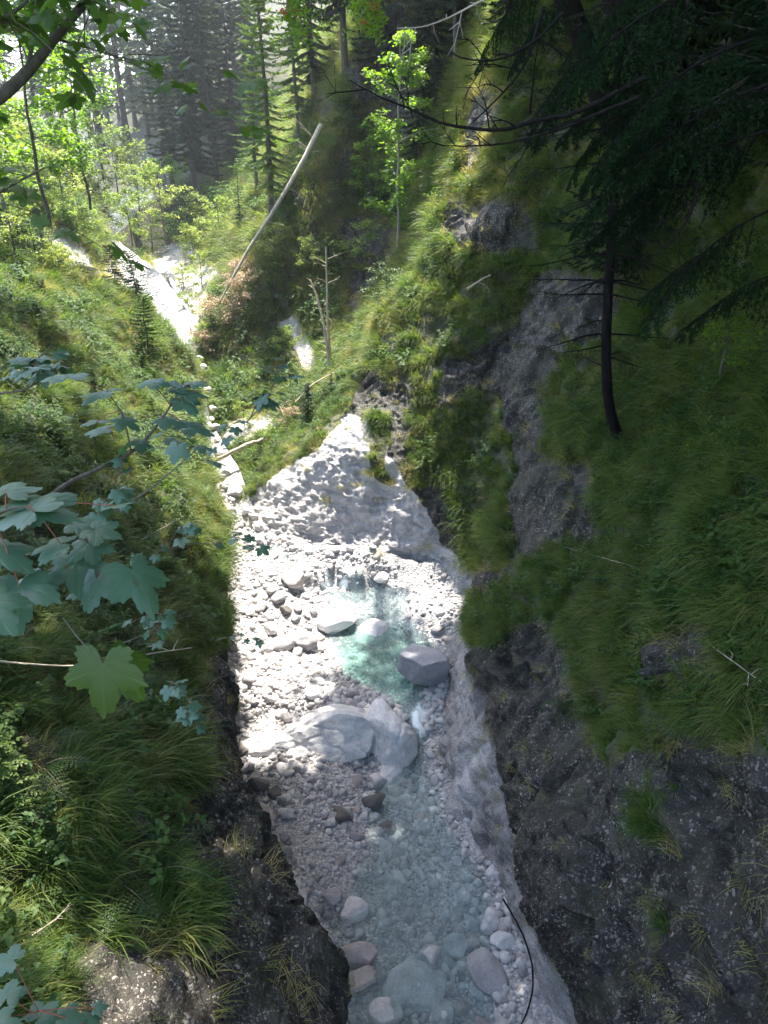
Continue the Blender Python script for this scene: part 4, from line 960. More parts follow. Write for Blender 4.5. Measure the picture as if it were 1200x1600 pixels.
for px, py, Y, kk, sc, lab in [(330,645,22,0,.5,'yellow green bush leaning over the narrow channel'),(312,590,24,2,.5,'bush over the channel beside the left rim'),(340,700,20,0,.40,'small bright bush at the narrowest part of the channel'),(322,560,26,2,.6,'pale bush on the right side of the channel'),(352,745,18.4,0,.30,'lime green bush at the foot of the steep bank'),(290,560,25.5,1,.4,'low bush in the bright channel'),
                               (560,420,24,2,1.0,'leafy bush at the mouth of the gully'), (600,470,21.5,3,.8,'shaded bush under the young maple'), (350,385,35,2,1.1,'bush in the hollow left of the log'), (310,345,40,3,1.4,'dark bush under the dark spruces'),
                               (480,430,27,2,.8,'small bush beside the dead poles'), (440,560,24,2,.7,'pale bush on the steep bank below the log'), (420,690,19.6,1,.45,'yellow green bush at the spur foot by the fallen branch'), (380,660,21,2,.5,'pale green bush at the bend of the stream'),
                               (470,640,20,3,.6,'rounded dark bush on the spur edge'), (830,150,14,3,.8,'dark bush high on the right slope'), (1090,720,6.2,1,.30,'yellow flecked leafy plant on the dark right bank'), (1130,560,6.2,1,.35,'light leafed plant arching from the right bank'),
                               (430,430,28.5,2,.9,'sunlit bush under the middle of the log')]:
    put('bush', BUSH, kk, px, py, Y, lab, 'bush', sc)
DRY = [broadleaf('dry_brush', 621, 1.0, .8, .02, .07, 1500, M_BROWN, .05, M_DEAD, limbs=20, flat=.6)]
for px, py, Y, sc, lab in [(350,520,26.6,1.1,'brown dry brush on the bank under the log end'), (320,545,25.8,.8,'brown dry brush hanging over the bright stream'), (390,480,27.2,1.0,'reddish dry brush along the log foot'), (375,440,28.5,.9,'dry brown bush left of the log'), (450,660,19.7,.55,'brown dry bush on the grassy spur')]:
    put('dry_brush', DRY, 0, px, py, Y, lab, 'dry bush', sc)

# unseen beeches added to cast shade on the bed and both banks
k = 0
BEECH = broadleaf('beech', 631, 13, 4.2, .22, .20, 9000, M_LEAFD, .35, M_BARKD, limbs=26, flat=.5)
SHADE_BEECH_W = broadleaf('beech', 632, 14, 5.8, .24, .30, 15000, M_LEAFD, .42, M_BARKD, limbs=30, flat=.5)
GZP = GR.reshape(-1, 3)
def gz_(x, y, z): return min(z, float(GZP[np.argsort((GZP[:, 0] - x) ** 2 + (GZP[:, 1] - y) ** 2)[:4], 2].mean()) - .35)
SHADE_SPOTS = [(6.5,5,12.5),(7.5,10,13),(6.8,14.5,13.5),(6.5,19,15.5),(8.5,23,17),(8,1,13)]
for x, y, z in SHADE_SPOTS:
    tree('shade_beech', BEECH, (x, y, gz_(x, y, z)), 'tall unseen beech added above the right bank to cast shade', 'tree', 1.0, rng.uniform(0, 6.3), 'added shade beeches above the right bank'); k += 1
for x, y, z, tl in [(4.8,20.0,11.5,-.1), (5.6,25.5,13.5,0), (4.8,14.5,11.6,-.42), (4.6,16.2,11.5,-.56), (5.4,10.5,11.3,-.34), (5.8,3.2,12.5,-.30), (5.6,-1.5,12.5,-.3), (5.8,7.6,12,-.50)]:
    tree('shade_beech', SHADE_BEECH_W, (x, y, gz_(x, y, z)), 'wide crowned unseen beech added on the right bank to shade the gorge', 'tree', 1.0, 0, 'added wide beeches shading the gorge', (0, tl))
for x, y, z, tl, lb in [(-6.4,8.6,6.6,0,'unseen beech added on the left bank to shade the near slope')]:
    tree('shade_beech', BEECH, (x, y, z), lb, 'tree', .78, 0, None, (0, tl))
for x, y, z, sc in [(5.2,8.3,10.5,1.0),(5.8,12.6,11.5,1.0),(5.4,16.6,12.0,.95),(4.9,4.5,11.5,.95),(7.2,19.5,15,1.0),(7.6,16,16,1.1)]:
    tree('spruce', S_DARK[k % 3], (x, y, gz_(x, y, z)), 'dark spruce on the top of the right bank', 'tree', sc, rng.uniform(0, 6.3), 'spruces on top of the right bank'); k += 1
M_STEM = bark_material('young_stem', (.10, .085, .06), (.22, .19, .14)); DEFER = []
# ferns and leafy shrubs breaking up the grass
def fern(name, seed, mat):
    rs = np.random.default_rng(seed); V = []; F = []; S = MB()
    for k in range(9):
        az = k * .7 + rs.normal(0, .2); d = unit(np.array([math.cos(az), math.sin(az), 1.1])); p = np.zeros(3); l = rs.uniform(.35, .55); q = [p]
        for s_ in range(14): p = p + d * l / 14; d = unit(d + np.array([0, 0, -.11]) + rs.normal(0, .02, 3)); q.append(p)
        S.tube(q, np.linspace(.003, .001, 15), 3); sd = np.array([-math.sin(az), math.cos(az), 0])
        for s_ in range(2, 15):
            w = .11 * math.sin(math.pi * min(1, (s_ + 1) / 15) ** .8) + .012
            for sg in (-1, 1):
                tip = q[s_] + sd * sg * w + unit(q[s_] - q[s_ - 1]) * w * .3 + np.array([0, 0, -.25 * w]); ax = tip - q[s_]
                for m in range(1, 6):
                    c_ = q[s_] + ax * m / 6
                    for s2 in (-1, 1): leaf_quads(V, F, c_, unit(unit(q[s_] - q[s_ - 1]) * s2 + ax / w * .5), unit(np.array([0, 0, 1]) + rs.normal(0, .2, 3)), .018 * (1 - m / 9), .0045)
    return S.mesh(name + '_stem', M_STEM), mesh(name + '_fronds', V, np.array(F), mats=mat, smooth=False)
FERN = [fern('fern', 801, M_LEAFD), fern('fern', 802, M_HERB)]
rf = np.random.default_rng(808)
for k_ in range(34):
    if k_ < 22: px, py, Yq, lb, g_ = rf.uniform(760, 1190), rf.uniform(380, 1180), rf.uniform(6, 13), 'green fern in the grass of the shaded right bank', 'ferns on the shaded right bank'
    else: px, py, Yq, lb, g_ = rf.uniform(10, 300), rf.uniform(560, 1380), rf.uniform(4, 12), 'green fern in the grass of the left bank', 'ferns on the left bank'
    c = ALLP[(np.hypot(AX - px, AY - py) < 9) & (ALLP[:, 1] > 2)]
    if not len(c): continue
    q = c[np.argmin(c[:, 1])]
    tree('fern', FERN[k_ % 2], tuple(q), lb, 'fern', rf.uniform(.7, 1.25), rf.uniform(0, 6.3), g_, names=('stem', 'frond'))
for px, py, sc, kk, lb in [(1060,700,.28,0,'yellowish leafy shrub low on the dark right bank'), (850,930,.22,1,'small leafy shrub on the grass tongue beside the pool'), (1130,930,.26,3,'dark shrub near the right edge above the rock face'), (900,640,.24,3,'dark low shrub by the foot of the slim spruce'),
                           (120,560,.24,1,'leafy shrub on the left slope above the maple leaves'), (60,700,.26,2,'pale green shrub at the left edge behind the maple leaves'), (270,760,.2,1,'small bright shrub at the rim of the left slope'), (150,1080,.16,3,'dark small shrub behind the hanging maple leaf'), (60,1330,.18,1,'small shrub among the grass at the lower left')]:
    c = ALLP[(np.hypot(AX - px, AY - py) < 9) & (ALLP[:, 1] > 2)]
    tree('bush', BUSH[kk], tuple(c[np.argmin(c[:, 1])]), lb, 'bush', sc, rf.uniform(0, 6.3))
for k_, (pa, pb, lb) in enumerate([((30,1470),(90,1430),'pale bent twig in the grass at the lower left'), ((180,860),(290,800),'grey dead twig on the left slope behind the maple leaves'), ((950,1075),(1060,1090),'thin pale twig hanging on the dark right bank'), ((990,880),(880,850),'pale grass stalk arching over the right bank'), ((1100,1010),(1180,1060),'grey twig near the right edge above the rock face')]):
    ca = ALLP[(np.hypot(AX - pa[0], AY - pa[1]) < 9) & (ALLP[:, 1] > 2)]; cb = ALLP[(np.hypot(AX - pb[0], AY - pb[1]) < 9) & (ALLP[:, 1] > 2)]
    A_, B_ = ca[np.argmin(ca[:, 1])], cb[np.argmin(cb[:, 1])]; up = (CAM - A_) / np.linalg.norm(CAM - A_) * .22
    DEFER.append((A_ + up, (A_ + B_) / 2 + up * 1.3, B_ + up, lb, k_))

# dark spruces closing the right side
M_SPRUCE_N = leaf_material('shaded_spruce_needles', [(.25, (.006, .016, .006)), (.55, (.012, .030, .010)), (.85, (.022, .045, .014))], .15, .8, .05, (1.4, 1.5, .8), scale=.5)  # needles darkened so the deep shade sits in the colour
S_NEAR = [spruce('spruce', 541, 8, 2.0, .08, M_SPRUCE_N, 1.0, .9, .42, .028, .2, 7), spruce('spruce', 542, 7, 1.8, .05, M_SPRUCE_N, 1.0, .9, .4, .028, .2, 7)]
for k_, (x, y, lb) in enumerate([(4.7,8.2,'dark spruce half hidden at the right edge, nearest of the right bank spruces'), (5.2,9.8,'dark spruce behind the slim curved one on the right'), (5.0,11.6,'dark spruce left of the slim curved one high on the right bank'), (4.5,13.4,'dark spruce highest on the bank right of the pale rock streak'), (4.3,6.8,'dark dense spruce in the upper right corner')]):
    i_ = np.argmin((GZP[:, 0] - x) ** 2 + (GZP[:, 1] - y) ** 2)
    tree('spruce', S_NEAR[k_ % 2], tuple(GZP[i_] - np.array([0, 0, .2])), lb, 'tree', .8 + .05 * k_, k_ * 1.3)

# ------------------------------------------------------------------ fallen log, poles, dead branches
def polyline(pts, n=5):
    return hermite(np.array(pts, float), n, 0)
def pole(name, pts, r0, r1, mat, label, cat, stubs=0, seed=0, parent_names=('trunk',), sides=9, stub_len=.5, stub_part='branch'):
    rs = np.random.default_rng(seed); path = polyline(pts); n = len(path)
    path[1:-1] += rs.normal(0, r0 * .12, (n - 2, 3))
    org = path[0].copy(); path = path - org
    e = bpy.data.objects.new(name, None); col.objects.link(e); e.location = org; e.empty_display_size = .2; e['label'] = label; e['category'] = cat
    T = MB(); T.tube(path, np.linspace(r0, r1, n), sides); link(parent_names[0], T.mesh(name, mat), e)
    if stubs:
        S = MB()
        for k in range(stubs):
            f = rs.uniform(.08, .98); x = f * (n - 1); i = min(int(x), n - 2); p = path[i] + (path[i + 1] - path[i]) * (x - i); ax = unit(path[i + 1] - path[i])
            d = unit(np.cross(ax, rs.normal(size=3)) + ax * .5); l = stub_len * rs.uniform(.25, 1.2); q = [p]
            for s_ in range(4): p = p + d * l / 4; d = unit(d + rs.normal(0, .14, 3) + np.array([0, 0, -.10])); q.append(p)
            S.tube(q, np.linspace(r0 * .14 + .003, .002, 5), 4)
            if l > stub_len * .6:
                for _ in range(3):
                    a = q[rs.integers(1, 4)]; S.tube([a, a + unit(d + rs.normal(0, .6, 3)) * l * .4], [.003, .0015], 3)
        if stubs > 8: link(stub_part, S.mesh(name, mat), e)
        else:
            for v_, f_ in zip(S.v, S.f): T.v.append(v_); T.f.append(f_ - f_.min() + T.n); T.n += len(v_)
            e.children[0].data = T.mesh(name, mat)
    return e
pole('fallen_log', [P(340,478,26.3), P(385,395,26.9), P(430,325,27.5), P(470,258,28.1), P(502,196,28.7)], .028, .10, M_DEAD, 'long pale bare log leaning against the sunlit bank', 'log', 26, 5, sides=12, stub_len=1.1)
pole('dead_pole', [P(514,572,20.9), P(508,520,21), P(497,470,21.1), P(484,436,21.2)], .045, .02, M_DEAD, 'left one of two thin dead poles standing on the bank, leaning left', 'dead tree', 12, 6)
pole('dead_pole', [P(516,562,21.2), P(512,500,21.2), P(511,440,21.2), P(509,385,21.2)], .045, .02, M_DEAD, 'right one of two thin dead poles on the bank, standing upright', 'dead tree', 10, 7)
pole('fallen_branch', [P(325,725,18.0), P(352,712,18.0), P(385,695,18.3), P(412,686,18.6)], .06, .04, M_DEAD, 'short dead branch lying across the bend of the stream', 'branch', 5, 8)
pole('fallen_branch', [P(462,628,19.2), P(490,600,19.5), P(522,582,20)], .022, .012, M_DEAD, 'thin pale stick lying on the grass below the dead poles', 'branch', 4, 9)
pole('fallen_branch', [P(730,452,17.5), P(748,440,17.6), P(766,430,17.8)], .03, .02, M_DEAD, 'short grey stick lying in the grass high on the right slope', 'branch', 2, 10)
pole('dead_branch', [P(300,1012,4.8), P(230,1022,4.4), P(120,1040,3.9), P(0,1034,3.4), P(-80,1030,3.2)], .003, .006, M_DEAD, 'thin whitish twig running across the left slope under the leaves', 'branch', 6, 11, stub_len=.25)
pole('root', [P(786,1405,6.4), P(812,1450,6.0), P(830,1500,5.6), P(832,1545,5.3), P(822,1585,5.05), P(800,1625,4.85)], .013, .009, M_BARKD, 'black bent root hanging over the shingle at the bottom right', 'root', 0, 12)
pole('bare_branch', [P(1010,120,5.2), P(900,175,5.4), P(840,188,5.5), P(780,203,5.6), P(700,195,5.8), P(640,170,6.0), P(590,150,6.1), P(545,125,6.2)], .017, .004, M_BARKD, 'long dark bare branch reaching out from the right over the gully', 'branch', 14, 13, stub_len=.4)
pole('bare_branch', [P(1000,150,4.6), P(880,200,4.8), P(800,222,5.0), P(745,228,5.1), P(690,228,5.2)], .010, .003, M_BARKD, 'thin dark branch below the long bare branch', 'branch', 8, 14, stub_len=.35)
pole('bare_branch', [P(880,20,4.8), P(840,60,4.8), P(800,85,4.9), P(760,95,5.0), P(720,90,5.1), P(697,75,5.2)], .009, .003, M_BARKD, 'dark hooked branch curving down at the top of the picture', 'branch', 5, 15, stub_len=.3)
pole('bare_branch', [P(800,-20,4.5), P(745,5,4.6), P(700,28,4.7), P(660,42,4.8), P(620,44,4.9)], .006, .002, M_DEAD, 'pale twig crossing the top edge of the picture', 'branch', 6, 16, stub_len=.25)
for a, b, sd_, lb in [((850,10),(740,190),17,'dark drooping twig crossing the pale rock streak'), ((1100,260),(1000,420),18,'bare grey twig hanging in the dark at the upper right')]:
    pole('bare_branch', [P(a[0],a[1],5), P((a[0]+b[0])/2+20,(a[1]+b[1])/2+10,5), P(b[0],b[1],5)], .012, .003, M_BARKD, lb, 'branch', 5, sd_, stub_len=.3)
for A_, Mi, B_, lb, k_ in DEFER:
    pole('dead_branch', [A_, Mi, B_], .006, .0025, M_DEAD, lb, 'twig', 4, 900 + k_, stub_len=.15)
# fan of dead branches
e = bpy.data.objects.new('dead_brush', None); col.objects.link(e); c0 = snap(548, 222, 24.5); e.location = c0; e['label'] = 'fan of grey dead branches hanging from a ledge under the bright maple'; e['category'] = 'dead branches'
rs = np.random.default_rng(55); S = MB(); W2 = MB()
for k in range(46):
    t_ = np.array(P(rs.uniform(480, 548), rs.uniform(262, 296), c0[1] - rs.uniform(.2, .9))) - c0; q = [rs.normal(0, .08, 3)]
    for s_ in range(5): q.append(q[0] + (t_ - q[0]) * (s_ + 1) / 5 + np.array([0, 0, .12 * math.sin((s_ + 1) / 5 * 3.1)]) + rs.normal(0, .03, 3))
    S.tube(q, np.linspace(.02, .004, 6), 4)
    for _ in range(5):
        a = q[rs.integers(2, 6)]; W2.tube([a, a + unit(t_ + rs.normal(0, .5, 3)) * rs.uniform(.1, .35)], [.005, .002], 3)
link('branch', S.mesh('dead_branches', M_BARK), e); link('twig', W2.mesh('dead_twigs', M_BARK), e)

# slim dark spruce standing on the right slope
e = bpy.data.objects.new('spruce', None); col.objects.link(e); bs_ = on_slope(985, 690); YB = bs_[1]; b0 = np.array(P(985,688,YB)); e.location = b0; e['label'] = 'slim dark spruce with a curved base standing on the right slope'; e['category'] = 'tree'
tp = polyline([P(975,700,YB+.4), P(962,672,YB-.05), P(950,622,YB-.2), P(947,540,YB-.2), P(951,440,YB-.2), P(958,330,YB-.2), P(962,200,YB-.2), P(968,40,YB-.2), P(972,-180,YB-.2)]) - b0
T = MB(); T.tube(tp, np.interp(np.arange(len(tp)), [0, 6, 20, len(tp)], [.12, .08, .066, .035]), 10); link('trunk', T.mesh('spruce_trunk', M_BARKD), e)
rs = np.random.default_rng(77); S = MB(); LV = []; LF = []
for k in range(62):
    f = rs.uniform(.34, .99); x = f * (len(tp) - 1); i = min(int(x), len(tp) - 2); p = tp[i].copy(); az = rs.uniform(0, 6.28); l = rs.uniform(.45, 1.25) * (1 if f > .5 else .8)
    d = unit(np.array([math.cos(az), math.sin(az) * .8, .05])); q = [p]
    for s_ in range(8): p = p + d * l / 8; d = unit(d + rs.normal(0, .06, 3) + np.array([0, 0, -.11 + .03 * s_])); q.append(p)
    S.tube(q, np.linspace(.016, .003, 9), 4)
    for s_ in range(1, 9):
        for sg in (-1, 1):
            tl = unit(d * .8 + np.array([-d[1], d[0], 0]) * sg + np.array([0, 0, -.5])); tip = q[s_] + tl * rs.uniform(.12, .4); S.tube([q[s_], tip], [.004, .0015], 3)
            if f > .6:
                for _ in range(26):
                    c = q[s_] + (tip - q[s_]) * rs.uniform(0, 1.1); leaf_quads(LV, LF, c, unit(tl + rs.normal(0, .55, 3)), unit(rs.normal(size=3)), .035, .0045)
link('branch', S.mesh('spruce_branches', M_BARKD), e); link('crown', mesh('spruce_crown', LV, np.array(LF), mats=M_SPRUCE, smooth=False), e)

# ------------------------------------------------------------------ hanging spruce boughs at the upper right
def bough(name, seed, L_=1.6):
    rs = np.random.default_rng(seed); S = MB(); LV = []; LF = []; p = np.zeros(3); d = unit(np.array([1, 0, .12])); q = [p]
    for s_ in range(12): p = p + d * L_ / 12; d = unit(d + np.array([0, 0, -.07]) + rs.normal(0, .03, 3)); q.append(p)
    S.tube(q, np.linspace(.014, .003, 13), 5)
    for s_ in range(1, 13):
        for sg in (-1, 1):
            l = L_ * .42 * (1 - s_ / 16) * rs.uniform(.6, 1.2); a = q[s_]; tl = unit(np.array([.7, sg * .9, -.25]) + rs.normal(0, .15, 3)); w = [a]
            for _ in range(5): a = a + tl * l / 5; tl = unit(tl + np.array([.02, 0, -.16])); w.append(a)
            S.tube(w, np.linspace(.005, .0015, 6), 3)
            for c_ in range(1, 6):
                for sg2 in (-1, 1):
                    t2 = unit(tl + np.array([-tl[1], tl[0], 0]) * sg2 * .9 + np.array([0, 0, -.3])); l2 = l * .33 * rs.uniform(.5, 1.1)
                    for m in range(int(10 + 110 * l2)):
                        c = w[c_] + t2 * l2 * rs.random(); sd = unit(np.cross(t2, [0, 0, 1])); u = unit(t2 * .7 + sd * rs.choice([-1, 1]) * .7 + rs.normal(0, .25, 3))
                        leaf_quads(LV, LF, c, u, unit(np.array([0, 0, 1]) + rs.normal(0, .4, 3)), .034, .0060)
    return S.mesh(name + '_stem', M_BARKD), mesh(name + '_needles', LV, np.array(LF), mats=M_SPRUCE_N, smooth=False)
BOUGH = [bough('spruce_bough', 71), bough('spruce_bough', 72, 1.3)]
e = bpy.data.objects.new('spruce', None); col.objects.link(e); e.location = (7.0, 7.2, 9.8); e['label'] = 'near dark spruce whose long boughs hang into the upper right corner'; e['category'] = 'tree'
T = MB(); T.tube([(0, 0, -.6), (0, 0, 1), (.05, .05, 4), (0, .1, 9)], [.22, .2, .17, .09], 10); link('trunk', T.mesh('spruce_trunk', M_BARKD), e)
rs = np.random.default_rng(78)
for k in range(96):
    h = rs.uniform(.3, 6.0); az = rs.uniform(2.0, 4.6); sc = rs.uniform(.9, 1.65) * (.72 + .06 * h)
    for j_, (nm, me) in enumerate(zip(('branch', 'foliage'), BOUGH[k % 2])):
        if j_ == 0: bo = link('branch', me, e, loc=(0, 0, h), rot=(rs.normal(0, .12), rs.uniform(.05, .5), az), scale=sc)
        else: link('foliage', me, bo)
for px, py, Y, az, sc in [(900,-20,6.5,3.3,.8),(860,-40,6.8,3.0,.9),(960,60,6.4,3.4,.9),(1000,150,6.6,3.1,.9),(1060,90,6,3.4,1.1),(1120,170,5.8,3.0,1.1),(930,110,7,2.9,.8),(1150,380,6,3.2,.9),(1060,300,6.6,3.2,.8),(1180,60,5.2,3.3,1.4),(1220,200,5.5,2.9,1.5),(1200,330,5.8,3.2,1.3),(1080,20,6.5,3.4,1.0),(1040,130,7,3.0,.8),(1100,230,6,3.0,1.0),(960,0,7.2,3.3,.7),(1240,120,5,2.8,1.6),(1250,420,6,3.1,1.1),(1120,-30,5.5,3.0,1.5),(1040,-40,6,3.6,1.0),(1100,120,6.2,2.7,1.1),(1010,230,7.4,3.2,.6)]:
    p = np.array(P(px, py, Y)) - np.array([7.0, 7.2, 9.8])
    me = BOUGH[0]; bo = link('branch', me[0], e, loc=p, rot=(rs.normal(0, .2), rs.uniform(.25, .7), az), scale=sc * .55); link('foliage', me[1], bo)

# ------------------------------------------------------------------ sycamore leaves in the foreground
def maple_leaf(seed, cup=.12, curl=0.0):
    """five toothed lobes, petiole base at the origin, tip along +Y, unit length about 1; ribs carry a 'vein' attribute"""
    rs = np.random.default_rng(seed)
    lobes = [(-2.1, .58, .20), (-1.05, .86, .27), (0, 1.0, .30), (1.05, .86, .27), (2.1, .58, .20)]
    A = np.linspace(-2.8, 2.8, 141); ln = [l[1] * rs.uniform(.93, 1.07) for l in lobes]
    ka = [-2.8, -2.1, -1.62, -1.05, -.52, 0, .52, 1.05, 1.62, 2.1, 2.8]; kr = [.22, ln[0], .42, ln[1], .50, ln[2], .50, ln[3], .42, ln[4], .22]
    Rr = np.zeros(len(A))
    for q in range(len(ka) - 1):
        m = (A >= ka[q] - 1e-9) & (A <= ka[q + 1] + 1e-9); x = (A[m] - ka[q]) / (ka[q + 1] - ka[q])
        x = x if kr[q] > kr[q + 1] else 1 - x; hi, lo = max(kr[q], kr[q + 1]), min(kr[q], kr[q + 1])
        Rr[m] = lo + (hi - lo) * (1 - np.clip(x, 0, 1) ** .85 * (1 - .25 * np.sin(np.pi * x)))
    teeth = .09 * (np.abs(((A * 4.4 + rs.random()) % 1) - .5) * 2 - .5) + .015 * rs.normal(size=len(A)); Rr = Rr * (1 + teeth * 1.3); Rr[0] = Rr[-1] = .12
    vein = np.zeros(len(A))
    for a0, _, _ in lobes: vein = np.maximum(vein, np.exp(-((A - a0) / .035) ** 2))
    rings = [.0, .12, .3, .5, .7, .86, 1.0]; V = []; VE = []
    for r_ in rings:
        x = Rr * r_ * np.sin(A); y = Rr * r_ * np.cos(A); rr = Rr * r_
        z = -cup * rr ** 2 + .014 * (1 - vein) * np.sin(np.pi * min(r_, 1)) - curl * np.abs(x) ** 2 + .03 * np.sin(x * 7 + seed) * rr
        V.append(np.stack([x, y, z], 1)); VE.append(vein * (1 - .3 * r_) if r_ > 0 else np.ones(len(A)))
    return np.concatenate(V), grid_faces(len(rings), len(A)), np.concatenate(VE)

def syc_material(name, a, b_, sheen=.35, tr=.3):
    m, t, o = newmat(name); v = N(t, 'Attribute', attribute_name='vein').outputs['Fac']; gi = N(t, 'NewGeometry').outputs['Random Per Island']
    tc = N(t, 'TexCoord').outputs['Object']; nz = N(t, 'TexNoise', i_Scale=9.0, i_Detail=5.0); L(t, tc, nz.inputs['Vector'])
    c = mix(t, mth(t, 'ADD', mth(t, 'MULTIPLY', nz.outputs['Fac'], .5), mth(t, 'MULTIPLY', gi, .5)), a, b_)
    sp = N(t, 'TexNoise', i_Scale=22.0, i_Detail=2.0); L(t, tc, sp.inputs['Vector'])
    c = mix(t, ramp(t, sp.outputs['Fac'], [(.70, (0, 0, 0)), (.74, (.6, .6, .6))]), c, (.10, .07, .02))
    c = mix(t, mth(t, 'MULTIPLY', v, .28), c, (.20, .28, .12))
    b = N(t, 'BsdfPrincipled'); L(t, c, b.inputs['Base Color']); b.inputs['Roughness'].default_value = .5; b.inputs['Specular IOR Level'].default_value = .6
    b.inputs['Coat Weight'].default_value = sheen; b.inputs['Coat Roughness'].default_value = .35
    bp = N(t, 'Bump', i_Strength=.5, i_Distance=.004); L(t, mth(t, 'SUBTRACT', nz.outputs['Fac'], v), bp.inputs['Height']); L(t, bp.outputs[0], b.inputs['Normal'])
    tl = N(t, 'BsdfTranslucent'); L(t, mix(t, 1.0, c, (1.5, 1.6, .6), 'MULTIPLY'), tl.inputs[0])
    ms = N(t, 'MixShader'); ms.inputs[0].default_value = tr; L(t, b.outputs[0], ms.inputs[1]); L(t, tl.outputs[0], ms.inputs[2]); L(t, ms.outputs[0], o.inputs[0]); return m
M_SYC = syc_material('sycamore_leaves', (.05, .12, .065), (.085, .18, .11), .45, .3)  # green shifted toward blue to carry the sky reflected on the leaves
M_SYCY = syc_material('sycamore_hanging_leaf', (.05, .10, .015), (.085, .14, .022), .1, .45)
M_PET = bark_material('red_petiole', (.26, .09, .06), (.36, .16, .10))
LEAFV = [maple_leaf(i, cup=.10 + .05 * (i % 3), curl=.15 * (i % 2)) for i in range(6)]
def place_leaf(V, F, E, k, pos, size, az, pitch, roll):
    v, f, ve = LEAFV[k % 6]
    m = Matrix.Rotation(az - math.pi / 2, 3, 'Z') @ Matrix.Rotation(pitch, 3, 'X') @ Matrix.Rotation(roll, 3, 'Y')
    V.append(v * size @ np.array(m).T + pos); F.append(f + sum(len(x) for x in V[:-1])); E.append(ve)
def sycamore(name, label, stems, leaves, seed, mat=None, cat='branch', n_fill=0, fill=None, fsize=.07):
    """stems: lists of points; leaves: (px, py, Y, size m, azimuth deg, pitch deg, roll deg) by their petiole end"""
    rs = np.random.default_rng(seed); e = bpy.data.objects.new(name, None); col.objects.link(e); o = np.array(P(*stems[0][0][0])); e.location = o; e['label'] = label; e['category'] = cat
    S = MB(); PT = MB(); pts = []
    for st, r0, r1 in stems:
        q = polyline([P(*a) for a in st]) - o; S.tube(q, np.linspace(r0, r1, len(q)), 7); pts.append(q)
    ap = np.concatenate(pts); V = []; F = []; E = []; hero = not n_fill
    for k, (px, py, Y, sz, az, pi_, ro) in enumerate(leaves):
        p = np.array(P(px, py, Y)) - o; place_leaf(V, F, E, k + seed, p, sz * .9, R(az), R(pi_), R(ro))
        a = ap[np.argmin(((ap - p) ** 2).sum(1))]; pq = [a, (a + p) / 2 + np.array([0, 0, .01]), p]
        if hero:
            lf = link('leaf', mesh('maple_leaf', V[-1], LEAFV[(k + seed) % 6][1], {'vein': E[-1]}, mats=mat or M_SYC), e)
            if np.linalg.norm(a - p) > .01: tb_ = MB(); tb_.tube(pq, [.0022, .0018, .0015], 5); link('petiole', tb_.mesh('petiole', M_PET), lf)
            V.pop(); F.pop(); E.pop()
        else: PT.tube(pq, [.0022, .0018, .0015], 5)
    k = 0
    while k < n_fill:
        a = ap[rs.integers(len(ap))]; tip = a + rs.normal(0, 1, 3) * fill; q = [a + (tip - a) * t_ + np.array([0, 0, .05]) * math.sin(t_ * 3.1) for t_ in np.linspace(0, 1, 6)]
        S.tube(q, np.linspace(.0028, .0012, 6), 4)
        for t_ in range(2, 6):
            for sg in (-1, 1):
                c = q[t_] + rs.normal(0, .012, 3); s_ = fsize * rs.uniform(.6, 1.15); az = rs.uniform(0, 6.3); c2 = c + np.array([math.cos(az), math.sin(az), -.1]) * s_ * .7
                PT.tube([c, c2], [.0012, .0009], 3); place_leaf(V, F, E, k, c2, s_, az, rs.normal(-.35, .3), rs.normal(0, .3)); k += 1
    link('stem', S.mesh(name + '_stem', M_STEM), e)
    if V:
        nl_ = sum(len(x) for x in V); fl_ = np.concatenate(F); fp_ = np.concatenate(PT.f) + nl_
        link('foliage', mesh(name + '_leaves', np.concatenate(V + PT.v), [fl_, fp_], {'vein': np.concatenate(E + [np.full(PT.n, .8)])}, mats=[mat or M_SYC, M_PET], matidx=[0] * len(fl_) + [1] * len(fp_)), e)
    return e
sycamore('maple_branch', 'near maple branch with big leaves tinted bluish for sky sheen at the left edge', [([(-120,990,1.75),(20,925,1.8),(80,890,1.85),(150,838,1.9)], .007, .003), ([(80,890,1.85),(130,900,1.8),(205,893,1.75)], .004, .002), ([(-60,830,1.7),(0,800,1.72),(45,790,1.75)], .004, .002)],
 [(45,795,1.75,.175,62,-4,8),(52,800,1.72,.15,150,-6,-6),(118,818,1.95,.115,20,-8,0),(150,828,1.9,.10,-12,-10,6),(138,850,1.85,.095,-60,-22,0),(207,893,1.75,.155,-42,-42,-10),(60,905,1.7,.13,-110,-22,5),(30,915,1.6,.15,-75,-20,0),(-10,860,1.65,.14,-20,-10,0),(120,880,1.8,.14,-70,-24,0),(150,905,1.75,.12,-95,-30,6),(10,770,1.8,.13,100,0,0),(95,850,1.7,.11,185,-10,0),(-20,940,1.5,.13,-40,-15,0)], 3)
sycamore('maple_leaf', 'large hanging yellow green maple leaf on a red stalk at the left', [([(98,965,1.6),(125,1000,1.58),(160,1036,1.55)], .0022, .0020)], [(161,1038,1.55,.165,-95,-66,-8)], 8, M_SYCY, 'leaf')
sycamore('maple_leaf', 'yellowing maple leaf with a brown spot behind the large hanging leaf', [([(150,1020,1.68),(165,1032,1.66),(178,1040,1.64)], .002, .0018)], [(178,1040,1.64,.15,-22,-42,12)], 11, M_SYCY, 'leaf')
